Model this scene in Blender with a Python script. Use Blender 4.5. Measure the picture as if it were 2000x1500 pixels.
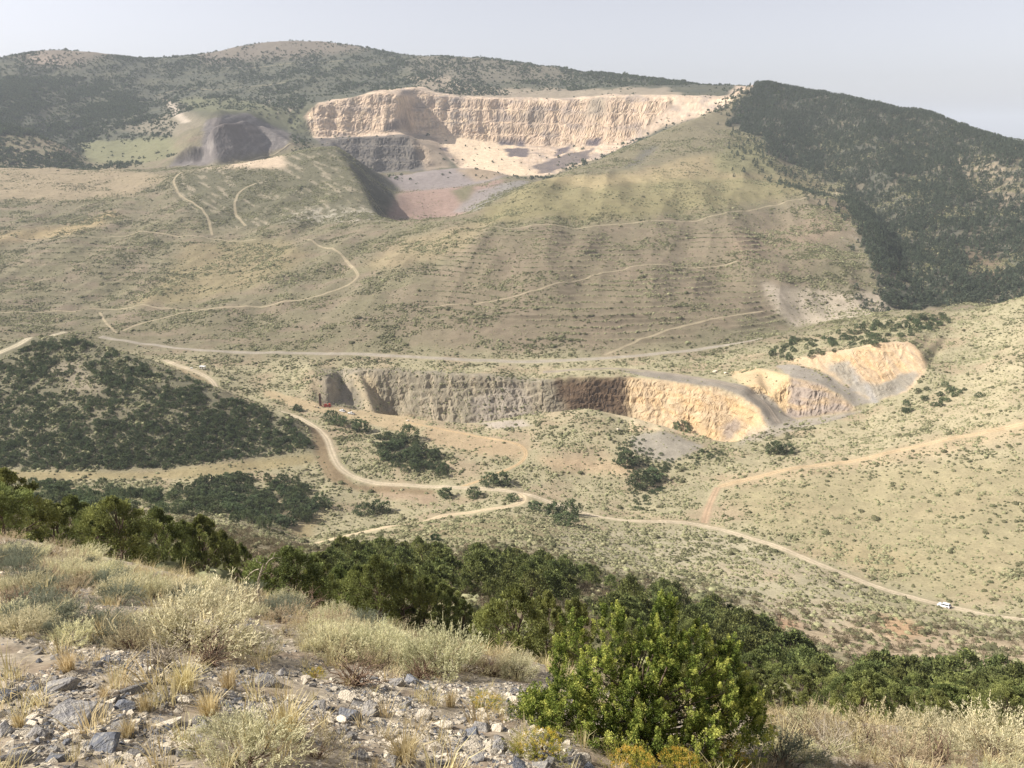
import bpy, bmesh, math, random
import numpy as np
from mathutils import Vector, Matrix
from mathutils.geometry import delaunay_2d_cdt

R = math.radians
rng = np.random.default_rng(7)
random.seed(7)
for o in list(bpy.data.objects):
    bpy.data.objects.remove(o)
scene = bpy.context.scene
COL = scene.collection

# ------------------------------------------------------------------ camera
F = 1540.0                      # focal length in pixels of the 2000 px wide photograph
PITCH = math.atan(510.0 / F)
SP, CP = math.sin(PITCH), math.cos(PITCH)
cam_d = bpy.data.cameras.new('camera')
cam = bpy.data.objects.new('camera', cam_d)
COL.objects.link(cam)
cam.location = (0, 0, 0)
cam.rotation_euler = (R(90) - PITCH, 0, 0)
cam_d.sensor_width = 36
cam_d.lens = 36 * F / 2000
cam_d.clip_start = 0.05
cam_d.clip_end = 200000
scene.camera = cam

# ------------------------------------------------------------------ sky, sun, exposure
SUN_EL = R(39)
SUN_DIR = Vector((-1.0, 0.05, 0)).normalized() * math.cos(SUN_EL) + Vector((0, 0, math.sin(SUN_EL)))
world = bpy.data.worlds.new('World')
scene.world = world
world.use_nodes = True
wn = world.node_tree
wn.nodes.clear()
sky = wn.nodes.new('ShaderNodeTexSky')
sky.sky_type = 'NISHITA'
sky.sun_disc = False
sky.sun_elevation = SUN_EL
sky.sun_rotation = math.atan2(SUN_DIR.x, SUN_DIR.y)
sky.altitude = 1800
sky.air_density = 1.0
sky.dust_density = 5.0
sky.ozone_density = 1.0
bg = wn.nodes.new('ShaderNodeBackground')
bg.inputs['Strength'].default_value = 0.088
wo = wn.nodes.new('ShaderNodeOutputWorld')
hz = wn.nodes.new('ShaderNodeHueSaturation')
hz.inputs['Saturation'].default_value = .28
hz.inputs['Value'].default_value = 1.18
wn.links.new(sky.outputs[0], hz.inputs['Color'])
tint = wn.nodes.new('ShaderNodeVectorMath'); tint.operation = 'MULTIPLY'; tint.inputs[1].default_value = (1.03, 1.0, 1.035)
wn.links.new(hz.outputs[0], tint.inputs[0])
wn.links.new(tint.outputs[0], bg.inputs['Color'])
wn.links.new(bg.outputs[0], wo.inputs['Surface'])
sun_d = bpy.data.lights.new('sun', 'SUN')
sun_d.energy = 4.9
sun_d.angle = R(0.53)
sun_d.color = (1.0, 0.95, 0.88)
sun = bpy.data.objects.new('sun', sun_d)
sun.rotation_euler = (-SUN_DIR).to_track_quat('-Z', 'Y').to_euler()
COL.objects.link(sun)
scene.view_settings.view_transform = 'Standard'
scene.view_settings.look = 'None'
scene.view_settings.gamma = 1
scene.view_settings.exposure = 0.58
scene.render.engine = 'CYCLES'
scene.cycles.max_bounces = 4
scene.cycles.diffuse_bounces = 2
scene.cycles.glossy_bounces = 1
scene.cycles.transmission_bounces = 2
scene.cycles.volume_bounces = 0
scene.cycles.transparent_max_bounces = 4
scene.cycles.use_denoising = True

# ------------------------------------------------------------------ pixel <-> world
# u = X / Y (bearing), t = Z / Y (slope of the line of sight)
def t_of(py):
    return -np.tan(PITCH + np.arctan((np.asarray(py, float) - 750.0) / F))
def py_of(t):
    return 750.0 + F * np.tan(np.arctan(-np.asarray(t, float)) - PITCH)
def u_of(px, py):
    d = (np.asarray(py, float) - 750.0) / F
    return (np.asarray(px, float) - 1000.0) / F / (CP - d * SP)
def px_of(u, t):
    d = np.tan(np.arctan(-t) - PITCH)
    return 1000.0 + F * u * (CP - d * SP)

# ------------------------------------------------------------------ numpy gradient noise
_P = np.random.default_rng(11).permutation(256).astype(np.int32)
_P = np.concatenate([_P, _P, _P])
_G = np.array([(math.cos(a), math.sin(a)) for a in np.linspace(0, 2 * math.pi, 16, endpoint=False)], np.float32)
def pnoise(x, y, seed=0):
    x = np.asarray(x, np.float32) + np.float32(seed * 17.31)
    y = np.asarray(y, np.float32) + np.float32(seed * 7.77)
    xi = np.floor(x).astype(np.int32); yi = np.floor(y).astype(np.int32)
    xf = x - xi; yf = y - yi
    xi &= 255; yi &= 255
    fx = xf * xf * xf * (xf * (xf * 6 - 15) + 10); fy = yf * yf * yf * (yf * (yf * 6 - 15) + 10)
    def g(a, b, dx, dy):
        h = _P[_P[(xi + a) & 255] + ((yi + b) & 255)] & 15
        return _G[h, 0] * dx + _G[h, 1] * dy
    n0 = g(0, 0, xf, yf); n1 = g(1, 0, xf - 1, yf)
    n2 = g(0, 1, xf, yf - 1); n3 = g(1, 1, xf - 1, yf - 1)
    a = n0 + fx * (n1 - n0); b = n2 + fx * (n3 - n2)
    return (a + fy * (b - a)) * 1.5
def fbm(x, y, octs=4, seed=0, gain=0.5):
    s = 0; a = 1.0; tot = 0
    for k in range(octs):
        s = s + a * pnoise(x * 2.03 ** k, y * 2.03 ** k, seed + k * 3)
        tot += a; a *= gain
    return s / tot
def sstep(a, b, x):
    q = np.clip((x - a) / (b - a), 0, 1)
    return q * q * (3 - 2 * q)

# ------------------------------------------------------------------ terrain from breaklines
# every line is a run of surveyed points: (photo column, photo row, distance north) or ('z', column, height, distance)
LINES = []          # lists of (u, v=logY, t)
def line(pts, full=False):
    out = []
    for p in pts:
        if p[0] == 'z':
            _, px, z, y = p
            t = z / y
            out.append((float(u_of(px, py_of(t))), math.log(y), t))
        else:
            px, py, y = p
            out.append((float(u_of(px, py)), math.log(y), float(t_of(py))))
    if full in (True, 'L'):
        u, v, t = out[0]; out.insert(0, (-1.6, v, t))
    if full in (True, 'R'):
        u, v, t = out[-1]; out.append((1.6, v, t))
    LINES.append(out)

# near slope the photographer stands on
CREST = [(-500, 1000, .455), (0, 1045, .47), (150, 1075, .48), (300, 1110, .50), (450, 1150, .52), (600, 1190, .545), (700, 1220, .56),
         (900, 1270, .585), (1050, 1300, .60), (1250, 1370, .645), (1500, 1400, .68), (1750, 1420, .695), (2000, 1440, .705), (2500, 1470, .72)]
cu = np.array([float(u_of(a, b)) for a, b, s in CREST])
ct = np.array([float(t_of(b)) for a, b, s in CREST])
cs = np.array([s for a, b, s in CREST])
cY = 1.65 / (-ct - cs)
ug = np.linspace(-1.6, 1.6, 65)
s_g = np.interp(ug, cu, cs); Y_g = np.interp(ug, cu, cY)
def fore(f):
    Yf = Y_g * f
    t = -s_g - 1.65 / Yf
    LINES.append([(ug[i], math.log(Yf[i]), t[i]) for i in range(len(ug))])
for f in (.02, .03, .045, .07, .1, .14, .19, .25, .32, .4, .5, .6, .72, .85, 1.0):
    fore(f)
def fore2(f, dt):
    Yf = Y_g * f
    t = -s_g - 1.65 / Y_g - dt
    LINES.append([(ug[i], math.log(Yf[i]), t[i]) for i in range(len(ug))])
fore2(1.25, .004)
fore2(1.7, .010)
line([(-300, 1020, 40), (0, 1053, 38), (150, 1084, 38), (300, 1119, 37), (450, 1160, 36), (600, 1196, 36), (750, 1222, 36), (900, 1245, 36),
      (1050, 1280, 34), (1250, 1340, 32), (1500, 1396, 32), (1750, 1415, 32), (2000, 1432, 32), (2300, 1450, 32)], True)
line([(-300, 1060, 62), (0, 1072, 62), (300, 1105, 62), (600, 1160, 62), (900, 1198, 60), (1050, 1225, 60), (1250, 1275, 58), (1500, 1350, 58),
      (1750, 1390, 58), (2000, 1400, 58), (2300, 1410, 58)], True)
line([(-300, 1045, 100), (0, 1060, 100), (150, 1065, 100), (300, 1070, 100), (450, 1090, 100), (600, 1120, 100), (750, 1140, 100), (900, 1150, 100),
      (1050, 1165, 100), (1250, 1215, 100), (1500, 1300, 100), (1750, 1360, 95), (2000, 1365, 90), (2300, 1365, 88)], True)
line([(-300, 1005, 190), (0, 1020, 190), (150, 1025, 190), (300, 1030, 190), (450, 1045, 190), (600, 1075, 190), (750, 1080, 190), (900, 1085, 190),
      (1050, 1100, 190), (1250, 1150, 205), (1500, 1235, 180), (1750, 1305, 160), (2000, 1322, 148), (2300, 1330, 140)], True)
line([(-300, 975, 300), (0, 985, 300), (150, 985, 300), (300, 990, 300), (450, 1015, 295), (600, 1064, 290), (750, 1040, 295), (900, 1035, 300), (1050, 1040, 305),
      (1250, 1085, 312), (1500, 1150, 264), (1750, 1215, 227), (2000, 1270, 202), (2300, 1310, 188)], True)
# valley floor, lower road, main road
line([(-300, 935, 405), (0, 945, 400), (150, 940, 405), (300, 945, 402), (450, 985, 375), (600, 1058, 340), (750, 1030, 365), (900, 1005, 382), (1020, 985, 396),
      (1120, 1000, 398), (1200, 1015, 390), (1370, 1022, 384), (1500, 1060, 346), (1600, 1100, 316), (1700, 1140, 292), (1843, 1183, 267), (2000, 1210, 250), (2300, 1260, 228)], True)
line([(-300, 905, 430), (0, 920, 425), (150, 922, 425), (300, 922, 428), (450, 905, 445), (540, 892, 462), (620, 900, 462), (650, 905, 458), (700, 938, 438), (800, 949, 431),
      (900, 952, 429), (1000, 962, 420), (1120, 955, 435), (1250, 962, 430), (1400, 930, 445), (1550, 930, 428), (1700, 920, 425), (2000, 900, 405), (2300, 880, 395)], True)
# scrub hill on the left: crest and hollow behind it
line([(-300, 640, 580), (0, 668, 560), (100, 655, 571), (150, 655, 572), (200, 672, 565), (300, 705, 545), (400, 745, 530), (500, 785, 520), (560, 812, 508), (605, 855, 488), (622, 885, 470)], 'L')
line([('z', -300, -180, 680), ('z', 0, -185, 650), ('z', 150, -186, 650), ('z', 300, -195, 620), ('z', 400, -198, 595), ('z', 500, -202, 560), ('z', 560, -204, 540), ('z', 620, -205, 515), ('z', 650, -206, 490)], 'L')
line([(-300, 790, 490), (0, 800, 485), (200, 800, 485), (350, 815, 482), (480, 845, 482), (560, 860, 480), (600, 880, 468)], 'L')
# benches in front of the pit
line([(660, 868, 488), (700, 880, 480), (850, 882, 481), (1000, 872, 484), (1100, 862, 482), (1200, 868, 480), (1240, 880, 472), (1290, 868, 480), (1340, 885, 468), (1400, 897, 461), (1550, 880, 474), (1700, 850, 488), (2000, 800, 455), (2300, 760, 440)], 'R')
line([(1225, 872, 484), (1260, 848, 492), (1300, 843, 492), (1350, 862, 484)])
# lip of the middle pit
line([(510, 762, 605), (560, 775, 592), (632, 795, 568), (700, 800, 565), (750, 808, 560), (830, 815, 552), (900, 827, 540), (940, 825, 538), (1000, 815, 535), (1060, 805, 530),
      (1150, 795, 525), (1230, 812, 520), (1330, 840, 508), (1420, 858, 495), (1460, 852, 502), (1500, 838, 517), (1560, 822, 533), (1640, 810, 533), (1690, 801, 533), (1715, 790, 533), (1800, 775, 525), (1900, 740, 530), (2000, 690, 540), (2300, 620, 550)], 'R')
line([('z', 620, -208, 582), ('z', 750, -228, 576), ('z', 850, -238, 572), ('z', 950, -241, 565), ('z', 1050, -240, 565), ('z', 1150, -240, 562), ('z', 1225, -240, 552), ('z', 1300, -240, 538), ('z', 1400, -237, 518), ('z', 1440, -226, 512)])
line([('z', 600, -207, 592), ('z', 638, -214, 588), ('z', 670, -216, 618), ('z', 700, -222, 604), ('z', 735, -222, 584), ('z', 772, -236, 614), ('z', 830, -232, 600), ('z', 850, -235, 590), ('z', 950, -238, 583), ('z', 1050, -236, 585), ('z', 1150, -236, 590), ('z', 1225, -236, 580), ('z', 1300, -236, 562), ('z', 1400, -234, 540), ('z', 1450, -224, 526), ('z', 1480, -213, 520)])
line([(560, 742, 630), (612, 738, 620), (640, 728, 620), (662, 722, 655), (700, 724, 640), (760, 722, 640), (850, 730, 632), (950, 735, 625), (1030, 748, 620), (1080, 742, 618), (1150, 735, 615), (1225, 737, 612), (1300, 742, 600), (1400, 757, 573), (1450, 775, 555), (1485, 800, 539), (1500, 825, 526)])
line([(1200, 722, 630), (1320, 731, 612), (1400, 743, 588), (1460, 755, 573), (1505, 778, 558), (1535, 812, 541)])
line([(1360, 722, 625), (1430, 727, 608), (1480, 720, 600), (1544, 735, 572), (1600, 747, 558), (1640, 768, 548), (1668, 792, 537)])
line([(1432, 746, 585), (1480, 774, 566), (1540, 815, 543), (1600, 811, 539), (1660, 800, 535)])
line([(1520, 716, 606), (1552, 711, 604), (1616, 730, 582), (1672, 766, 556), (1700, 784, 542)])
line([(1532, 704, 618), (1600, 691, 605), (1660, 683, 592), (1712, 671, 588), (1776, 667, 585), (1800, 690, 570), (1808, 722, 555), (1775, 762, 540), (1735, 784, 537)])
# wooded bench on the right and the grass hill's shoulder
line([(1480, 666, 690), (1550, 646, 700), (1650, 623, 705), (1750, 609, 700), (1850, 607, 690), (1900, 604, 680), (1950, 590, 665), (2000, 577, 650), (2300, 500, 650)], 'R')
line([('z', 1560, -193, 755), ('z', 1600, -190, 780), ('z', 1750, -185, 790), ('z', 1900, -182, 790), ('z', 2000, -178, 780), ('z', 2300, -170, 780)], 'R')
# haul road beyond the pit
line([(-300, 590, 800), (0, 625, 770), (130, 647, 748), (200, 661, 735), (350, 682, 700), (500, 690, 688), (650, 692, 682), (800, 697, 672), (900, 703, 665), (1000, 707, 660), (1100, 705, 660), (1250, 696, 668), (1400, 678, 690), (1480, 664, 712), (1545, 638, 750)], 'L')
# terraced grass hill
line([(-300, 570, 890), (0, 598, 860), (200, 600, 855), (400, 592, 845), (600, 577, 830), (700, 600, 780), (800, 595, 780), (1000, 600, 757), (1200, 600, 757), (1400, 590, 780), (1500, 600, 775)], 'L')
line([(-300, 475, 1120), (0, 490, 1080), (120, 505, 1040), (250, 500, 1050), (330, 520, 1000), (450, 495, 1040), (600, 490, 1010), (700, 530, 900), (800, 512, 895), (1000, 520, 848), (1200, 520, 850), (1400, 510, 880), (1480, 530, 850), (1600, 505, 895), (1715, 500, 910)], 'L')
line([(1545, 632, 757), (1560, 600, 790), (1530, 560, 820)])
line([(-300, 445, 1200), (0, 462, 1150), (200, 462, 1140), (400, 460, 1130), (600, 455, 1120), (750, 452, 1060), (830, 462, 1000), (900, 455, 972), (1000, 448, 950), (1200, 440, 985), (1400, 420, 1050), (1550, 395, 1130), (1640, 370, 1200)], 'L')
line([(1640, 370, 1200), (1672, 382, 1165), (1712, 432, 1050), (1728, 460, 985), (1726, 500, 910), (1740, 580, 800), (1748, 612, 762)])
line([('z', 1560, -100, 1345), ('z', 1650, -128, 1260), ('z', 1715, -152, 1130), ('z', 1755, -167, 1010), ('z', 1775, -177, 900), ('z', 1795, -182, 830)])
line([(480, 447, 1165), (600, 441, 1150), (690, 434, 1140), (750, 429, 1120), (880, 427, 1080), (930, 412, 1070), (1000, 372, 1160), (1060, 342, 1260), (1200, 340, 1290), (1300, 345, 1270), (1400, 345, 1290), (1530, 343, 1340)])
line([(930, 430, 1040), (1060, 395, 1090), (1250, 385, 1100), (1420, 375, 1150), (1560, 360, 1220)])
# knoll between quarry and wood
line([(1130, 329, 1400), (1200, 321, 1400), (1300, 311, 1400), (1400, 310, 1400), (1490, 290, 1480)])
line([(1090, 336, 1400), (1130, 326, 1440), (1180, 300, 1500), (1230, 273, 1570), (1300, 240, 1650), (1370, 213, 1720), (1412, 207, 1760), (1432, 182, 1850), (1475, 163, 1905)])
line([(1250, 300, 1480), (1340, 262, 1570), (1415, 232, 1690), (1440, 225, 1720)])
line([('z', 1075, -116, 1560), ('z', 1150, -120, 1600), ('z', 1230, -100, 1680), ('z', 1320, -70, 1790), ('z', 1395, -20, 1870)])
# wooded hill
line([(1475, 163, 1905), (1500, 161, 1900), (1550, 166, 1870), (1600, 173, 1800), (1700, 191, 1700), (1800, 213, 1600), (1900, 244, 1480), (1970, 266, 1380), (2000, 271, 1330), (2300, 335, 1150)], 'R')
line([('z', 1480, 60, 2060), ('z', 1600, 0, 2080), ('z', 1800, -40, 1900), ('z', 2000, -90, 1640), ('z', 2300, -130, 1400)], 'R')
line([(1490, 276, 1540), (1560, 300, 1530), (1700, 340, 1330), (1800, 380, 1190), (1900, 420, 1080), (2000, 450, 1000), (2300, 480, 940)], 'R')
line([(1510, 215, 1740), (1600, 235, 1660), (1700, 262, 1500), (1800, 290, 1400), (1900, 330, 1270), (2000, 360, 1150), (2300, 400, 1050)], 'R')
line([(1830, 560, 865), (1900, 560, 855), (2000, 540, 848), (2300, 520, 840)], 'R')
# overburden dump and quarry
line([(345, 400, 1310), (400, 445, 1185), (480, 440, 1195), (600, 433, 1185), (690, 427, 1180), (741, 423, 1190)])
line([(340, 340, 1460), (400, 329, 1490), (450, 320, 1510), (520, 305, 1545), (600, 286, 1580), (640, 281, 1590), (655, 288, 1575), (680, 318, 1480), (705, 355, 1370), (722, 385, 1295), (741, 423, 1190)])
line([(660, 283, 1640), (700, 312, 1640), (740, 345, 1640), (775, 372, 1600), (768, 395, 1480), (755, 428, 1330), (752, 434, 1250)])
line([('z', 755, -167, 1440), ('z', 830, -168, 1440), ('z', 895, -155, 1450), ('z', 980, -125, 1500), ('z', 1050, -112, 1480)])
line([('z', 760, -150, 1250), ('z', 880, -150, 1220), ('z', 960, -125, 1300), ('z', 1050, -105, 1380)])
line([(785, 377, 1560), (830, 375, 1565), (890, 371, 1565), (930, 362, 1560), (985, 350, 1600)])
line([(780, 376, 1620), (860, 372, 1620), (930, 358, 1640)])
line([(755, 347, 1720), (820, 335, 1730), (880, 322, 1745), (940, 325, 1735), (985, 342, 1700)])
line([('z', 745, -118, 1830), ('z', 880, -118, 1850), ('z', 985, -118, 1820), ('z', 1060, -118, 1700)])
line([(690, 330, 1925), (750, 336, 1935), (820, 329, 1940), (900, 322, 1960), (960, 322, 1950), (1050, 338, 1885), (1110, 335, 1850)])
line([(610, 273, 2000), (650, 272, 2005), (700, 270, 2010), (750, 269, 2015), (800, 267, 2020), (830, 285, 2010)])
line([(612, 268, 2060), (700, 267, 2085), (772, 258, 2085), (800, 262, 2165), (850, 267, 2185), (900, 271, 2190), (1000, 281, 2172), (1100, 286, 2132), (1200, 283, 2062), (1290, 262, 2010), (1400, 225, 1930)])
line([(598, 222, 2110), (620, 203, 2125), (700, 188, 2150), (750, 178, 2150), (785, 190, 2140), (808, 172, 2260), (850, 185, 2250), (900, 192, 2250), (1000, 196, 2235), (1100, 196, 2195), (1200, 188, 2125), (1300, 188, 2060), (1400, 191, 1975), (1425, 188, 1950)])
# shaded pit on the left of the quarry
line([(330, 322, 1640), (400, 314, 1668), (425, 306, 1735), (507, 292, 1915), (550, 281, 2035)])
line([(338, 306, 1655), (370, 280, 1672), (408, 243, 1692), (440, 230, 1725), (472, 226, 1800), (539, 253, 1990), (556, 274, 2060)])
line([('z', 340, -86, 1560), ('z', 420, -84, 1610), ('z', 520, -75, 1700), ('z', 600, -60, 1760), ('z', 655, -70, 1780)])
# left: grass bench, dark knoll, meadow
line([(-300, 400, 1330), (0, 400, 1330), (200, 402, 1325), (300, 405, 1310)], 'L')
line([(-300, 330, 1650), (0, 325, 1620), (150, 328, 1600), (250, 334, 1560), (325, 342, 1490)], 'L')
line([('z', -300, -90, 1740), ('z', 0, -100, 1720), ('z', 200, -92, 1700), ('z', 290, -85, 1650)], 'L')
line([(-300, 200, 1950), (0, 240, 1900), (60, 250, 1900), (120, 275, 1870), (180, 322, 1790)], 'L')
line([('z', -300, 30, 2080), ('z', 0, -30, 2050), ('z', 120, -70, 1990), ('z', 190, -85, 1880)], 'L')
line([(200, 300, 1950), (260, 296, 1930), (320, 296, 1850), (350, 300, 1760)])
line([(-300, 150, 2330), (0, 180, 2300), (100, 205, 2280), (180, 240, 2180), (230, 268, 2060), (300, 245, 2100), (350, 225, 2050), (430, 205, 2000), (500, 208, 2120), (580, 205, 2150)], 'L')
line([(300, 190, 2480), (400, 180, 2450), (500, 185, 2400), (600, 185, 2350), (700, 180, 2330)])
line([(-300, 150, 2600), (0, 130, 2680), (150, 140, 2650), (300, 160, 2620), (500, 140, 2750), (650, 130, 2720), (760, 150, 2550), (850, 155, 2450), (1000, 165, 2430), (1200, 168, 2300), (1350, 178, 2140)], 'L')
line([(-300, 140, 2700), (0, 107, 2800), (80, 90, 2850), (150, 92, 2850), (290, 110, 2900), (400, 100, 3000), (480, 77, 3050), (560, 69, 3050), (650, 74, 3050), (700, 82, 3000), (800, 105, 2900), (880, 104, 2850),
      (980, 110, 2750), (1100, 124, 2650), (1200, 137, 2550), (1300, 154, 2450), (1400, 163, 2350), (1460, 168, 2300), (1560, 195, 2350), (1800, 255, 2300), (2300, 300, 2200)], True)
line([('z', -300, 100, 3150), ('z', 300, 130, 3250), ('z', 560, 180, 3350), ('z', 900, 110, 3200), ('z', 1300, 20, 2850), ('z', 1600, -100, 2800), ('z', 2300, -220, 2700)], True)
line([('z', -300, -200, 4600), ('z', 1000, -250, 4600), ('z', 2300, -330, 4400)], True)
line([('z', -300, -330, 8000), ('z', 1000, -330, 8000), ('z', 2300, -330, 8000)], True)
line([('z', -300, -330, 42000), ('z', 1000, -330, 42000), ('z', 2300, -330, 42000)], True)

VS = 0.45           # weight of log-distance against bearing when triangulating
verts2, tv, edges2 = [], [], []
for ln in LINES:
    prev = None
    for k, p in enumerate(ln):
        if k:
            q = ln[k - 1]
            n = max(1, int(math.hypot(p[0] - q[0], (p[1] - q[1]) * VS) / 0.03))
        else:
            n = 1
        for m in range(1, n + 1):
            if k:
                f = m / n
                w = [q[i] + (p[i] - q[i]) * f for i in range(3)]
            else:
                w = p
            verts2.append(Vector((w[0], w[1] * VS))); tv.append(w[2])
            if prev is not None:
                edges2.append((prev, len(verts2) - 1))
            prev = len(verts2) - 1
cv, ce, cf, ov, oe, of_ = delaunay_2d_cdt(verts2, edges2, [], 0, 1e-5)
nV = len(cv)
T2 = np.full(nV, np.nan)
for i, ids in enumerate(ov):
    if ids:
        T2[i] = np.mean([tv[k] for k in ids])
nb = {}
for a, b in ce:
    nb.setdefault(a, []).append(b); nb.setdefault(b, []).append(a)
for i in range(nV):
    if np.isnan(T2[i]):
        vals = [T2[j] for j in nb.get(i, []) if not np.isnan(T2[j])]
        T2[i] = np.mean(vals) if vals else 0
P2 = np.array([(c.x, c.y / VS) for c in cv])

QUICK = 1.0
def rows(segs):
    out = []
    for y0, y1, dv in segs:
        n = max(2, int(round(math.log(y1 / y0) / (dv * QUICK))))
        out.append(np.linspace(math.log(y0), math.log(y1), n, endpoint=False))
    out.append([math.log(segs[-1][1])])
    return np.concatenate(out)
VV = rows([(0.35, 1.5, .05), (1.5, 12, .009), (12, 30, .012), (30, 120, .012), (120, 260, .007), (260, 500, .0026), (500, 740, .0010), (740, 1350, .0029), (1350, 1850, .0025), (1850, 2300, .0008), (2300, 3100, .0025), (3100, 4600, .03), (4600, 40000, .12)])
du = .0015 * QUICK
ui = np.arange(-.80, .80 + du, du)
ue = .80 + np.cumsum(np.linspace(du, .012, 70))
UU = np.concatenate([-ue[::-1], ui, ue])
NU, NV = len(UU), len(VV)
TG = np.full((NV, NU), np.nan, np.float64)
for tri in cf:
    a, b, c = P2[tri[0]], P2[tri[1]], P2[tri[2]]
    j0 = np.searchsorted(UU, min(a[0], b[0], c[0])); j1 = np.searchsorted(UU, max(a[0], b[0], c[0]), 'right')
    i0 = np.searchsorted(VV, min(a[1], b[1], c[1])); i1 = np.searchsorted(VV, max(a[1], b[1], c[1]), 'right')
    if i1 <= i0 or j1 <= j0:
        continue
    X, Y = np.meshgrid(UU[j0:j1], VV[i0:i1])
    det = (b[1] - c[1]) * (a[0] - c[0]) + (c[0] - b[0]) * (a[1] - c[1])
    if abs(det) < 1e-14:
        continue
    l0 = ((b[1] - c[1]) * (X - c[0]) + (c[0] - b[0]) * (Y - c[1])) / det
    l1 = ((c[1] - a[1]) * (X - c[0]) + (a[0] - c[0]) * (Y - c[1])) / det
    l2 = 1 - l0 - l1
    ins = (l0 > -1e-7) & (l1 > -1e-7) & (l2 > -1e-7)
    val = l0 * T2[tri[0]] + l1 * T2[tri[1]] + l2 * T2[tri[2]]
    sub = TG[i0:i1, j0:j1]
    sub[ins] = val[ins]
for i in range(NV):
    bad = np.isnan(TG[i])
    if bad.any() and not bad.all():
        TG[i, bad] = np.interp(UU[bad], UU[~bad], TG[i, ~bad])
    elif bad.all():
        TG[i] = TG[i - 1] if i else -0.5 - 1.65 / math.exp(VV[0])
def blur(A, s, axis):
    r = int(s * 2.5) + 1
    k = np.exp(-.5 * (np.arange(-r, r + 1) / s) ** 2); k /= k.sum()
    pad = [(0, 0), (0, 0)]; pad[axis] = (r, r)
    B = np.pad(A, pad, 'edge')
    out = np.zeros_like(A)
    n = A.shape[axis]
    for q in range(2 * r + 1):
        out += k[q] * (B[q:q + n] if axis == 0 else B[:, q:q + n])
    return out
YG = np.exp(VV)[:, None] * np.ones((1, NU))
UG = np.ones((NV, 1)) * UU[None, :]
TS1 = blur(blur(TG, 1.3, 0), 2.5, 1)
TS2 = blur(blur(TG, 5.5, 0), 10, 1)

# ------------------------------------------------------------------ masks measured on the photograph, kept at their own distance
PX0 = px_of(UG, TG); PY0 = py_of(TG)
XG = UG * YG
JX = fbm(PX0 / 22, PY0 / 11, 3, 21); JY = fbm(PX0 / 22, PY0 / 11, 3, 22)
JX2 = fbm(PX0 / 6, PY0 / 4, 2, 23)
def inpoly(px, py, poly):
    r = np.zeros(px.shape, bool)
    n = len(poly)
    for i in range(n):
        x1, y1 = poly[i]; x2, y2 = poly[(i + 1) % n]
        if y1 == y2:
            continue
        c = ((py >= min(y1, y2)) & (py < max(y1, y2)))
        xi = x1 + (py - y1) * (x2 - x1) / (y2 - y1)
        r ^= c & (px < xi)
    return r
def mask(poly, y0, y1, jit=6.0, PXX=None, PYY=None):
    """1 inside a polygon given in photograph pixels, between two distances; ragged edge"""
    i0 = np.searchsorted(VV, math.log(y0)); i1 = np.searchsorted(VV, math.log(y1))
    M = np.zeros((NV, NU), np.float32)
    a = (PX0 if PXX is None else PXX)[i0:i1]; b = (PY0 if PYY is None else PYY)[i0:i1]
    xs = [p[0] for p in poly]; ys = [p[1] for p in poly]
    box = (a > min(xs) - 3 * jit) & (a < max(xs) + 3 * jit) & (b > min(ys) - 3 * jit) & (b < max(ys) + 3 * jit)
    if not box.any():
        return M
    ax = a[box] + JX[i0:i1][box] * jit * 2 + JX2[i0:i1][box] * jit * .7
    by = b[box] + JY[i0:i1][box] * jit
    sub = np.zeros(a.shape, np.float32)
    sub[box] = inpoly(ax, by, poly)
    M[i0:i1] = sub
    return M

# ------------------------------------------------------------------ shape: sharpness, undulation, fluted rock
SH = mask([(590, 150), (1460, 150), (1460, 240), (1150, 345), (590, 345)], 1840, 2300, 0)
SH = np.maximum(SH, mask([(330, 210), (600, 210), (600, 335), (330, 335)], 1600, 2100, 0))
SH = np.maximum(SH, mask([(500, 650), (1840, 650), (1840, 880), (500, 900)], 500, 660, 0))
SH = np.maximum(SH, mask([(640, 275), (800, 275), (800, 440), (640, 440)], 1180, 1660, 0) * .8)
SH = np.maximum(SH, ((YG < 30)).astype(np.float32))
SH = np.clip(blur(SH, 6, 1), 0, 1); SH = np.clip(blur(SH, 4, 0), 0, 1)
T0 = TS2 * (1 - SH) + TS1 * SH
Z0 = T0 * YG
# slope of the bare form, used for where rock is fluted
dY = np.gradient(YG, axis=0)
slopeY = np.gradient(Z0, axis=0) / dY
CL = np.zeros((NV, NU), np.float32)     # rock faces
CL += mask([(590, 160), (1430, 160), (1430, 235), (1290, 275), (1210, 300), (600, 300)], 2040, 2290, 0) * np.clip(sstep(.45, .9, slopeY), 0, 1)
CL += mask([(610, 262), (840, 262), (840, 340), (660, 340)], 1900, 2040, 0) * sstep(.3, .7, slopeY)
CL += mask([(340, 220), (570, 220), (570, 325), (340, 325)], 1620, 2080, 0) * .3
CL += mask([(620, 715), (1540, 715), (1540, 880), (620, 860)], 560, 650, 0) * sstep(.3, .8, slopeY)
CL += mask([(1380, 650), (1830, 650), (1830, 830), (1380, 860)], 515, 640, 0) * sstep(.35, .7, slopeY)
CL = np.clip(blur(blur(CL, 3, 0), 3, 1), 0, 1).astype(np.float32)
def ridged(x, y, octs, seed):
    s = 0; a = 1; tt = 0
    for k in range(octs):
        s = s + a * (1 - np.abs(pnoise(x * 2.1 ** k, y * 2.1 ** k, seed + k)) * 2)
        tt += a; a *= .55
    return s / tt
far = sstep(60, 260, YG)
und = (fbm(XG / 90, YG / 90, 3, 31) * 3.0 + fbm(XG / 26, YG / 26, 3, 41) * .9) * far
und += fbm(XG / 5, YG / 5, 2, 51) * .22 * sstep(25, 120, YG) * (1 - sstep(1200, 2000, YG))
hillN = sstep(1350, 2000, YG) * (1 - .75 * sstep(2600, 2850, YG)) * (1 - SH)
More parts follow.
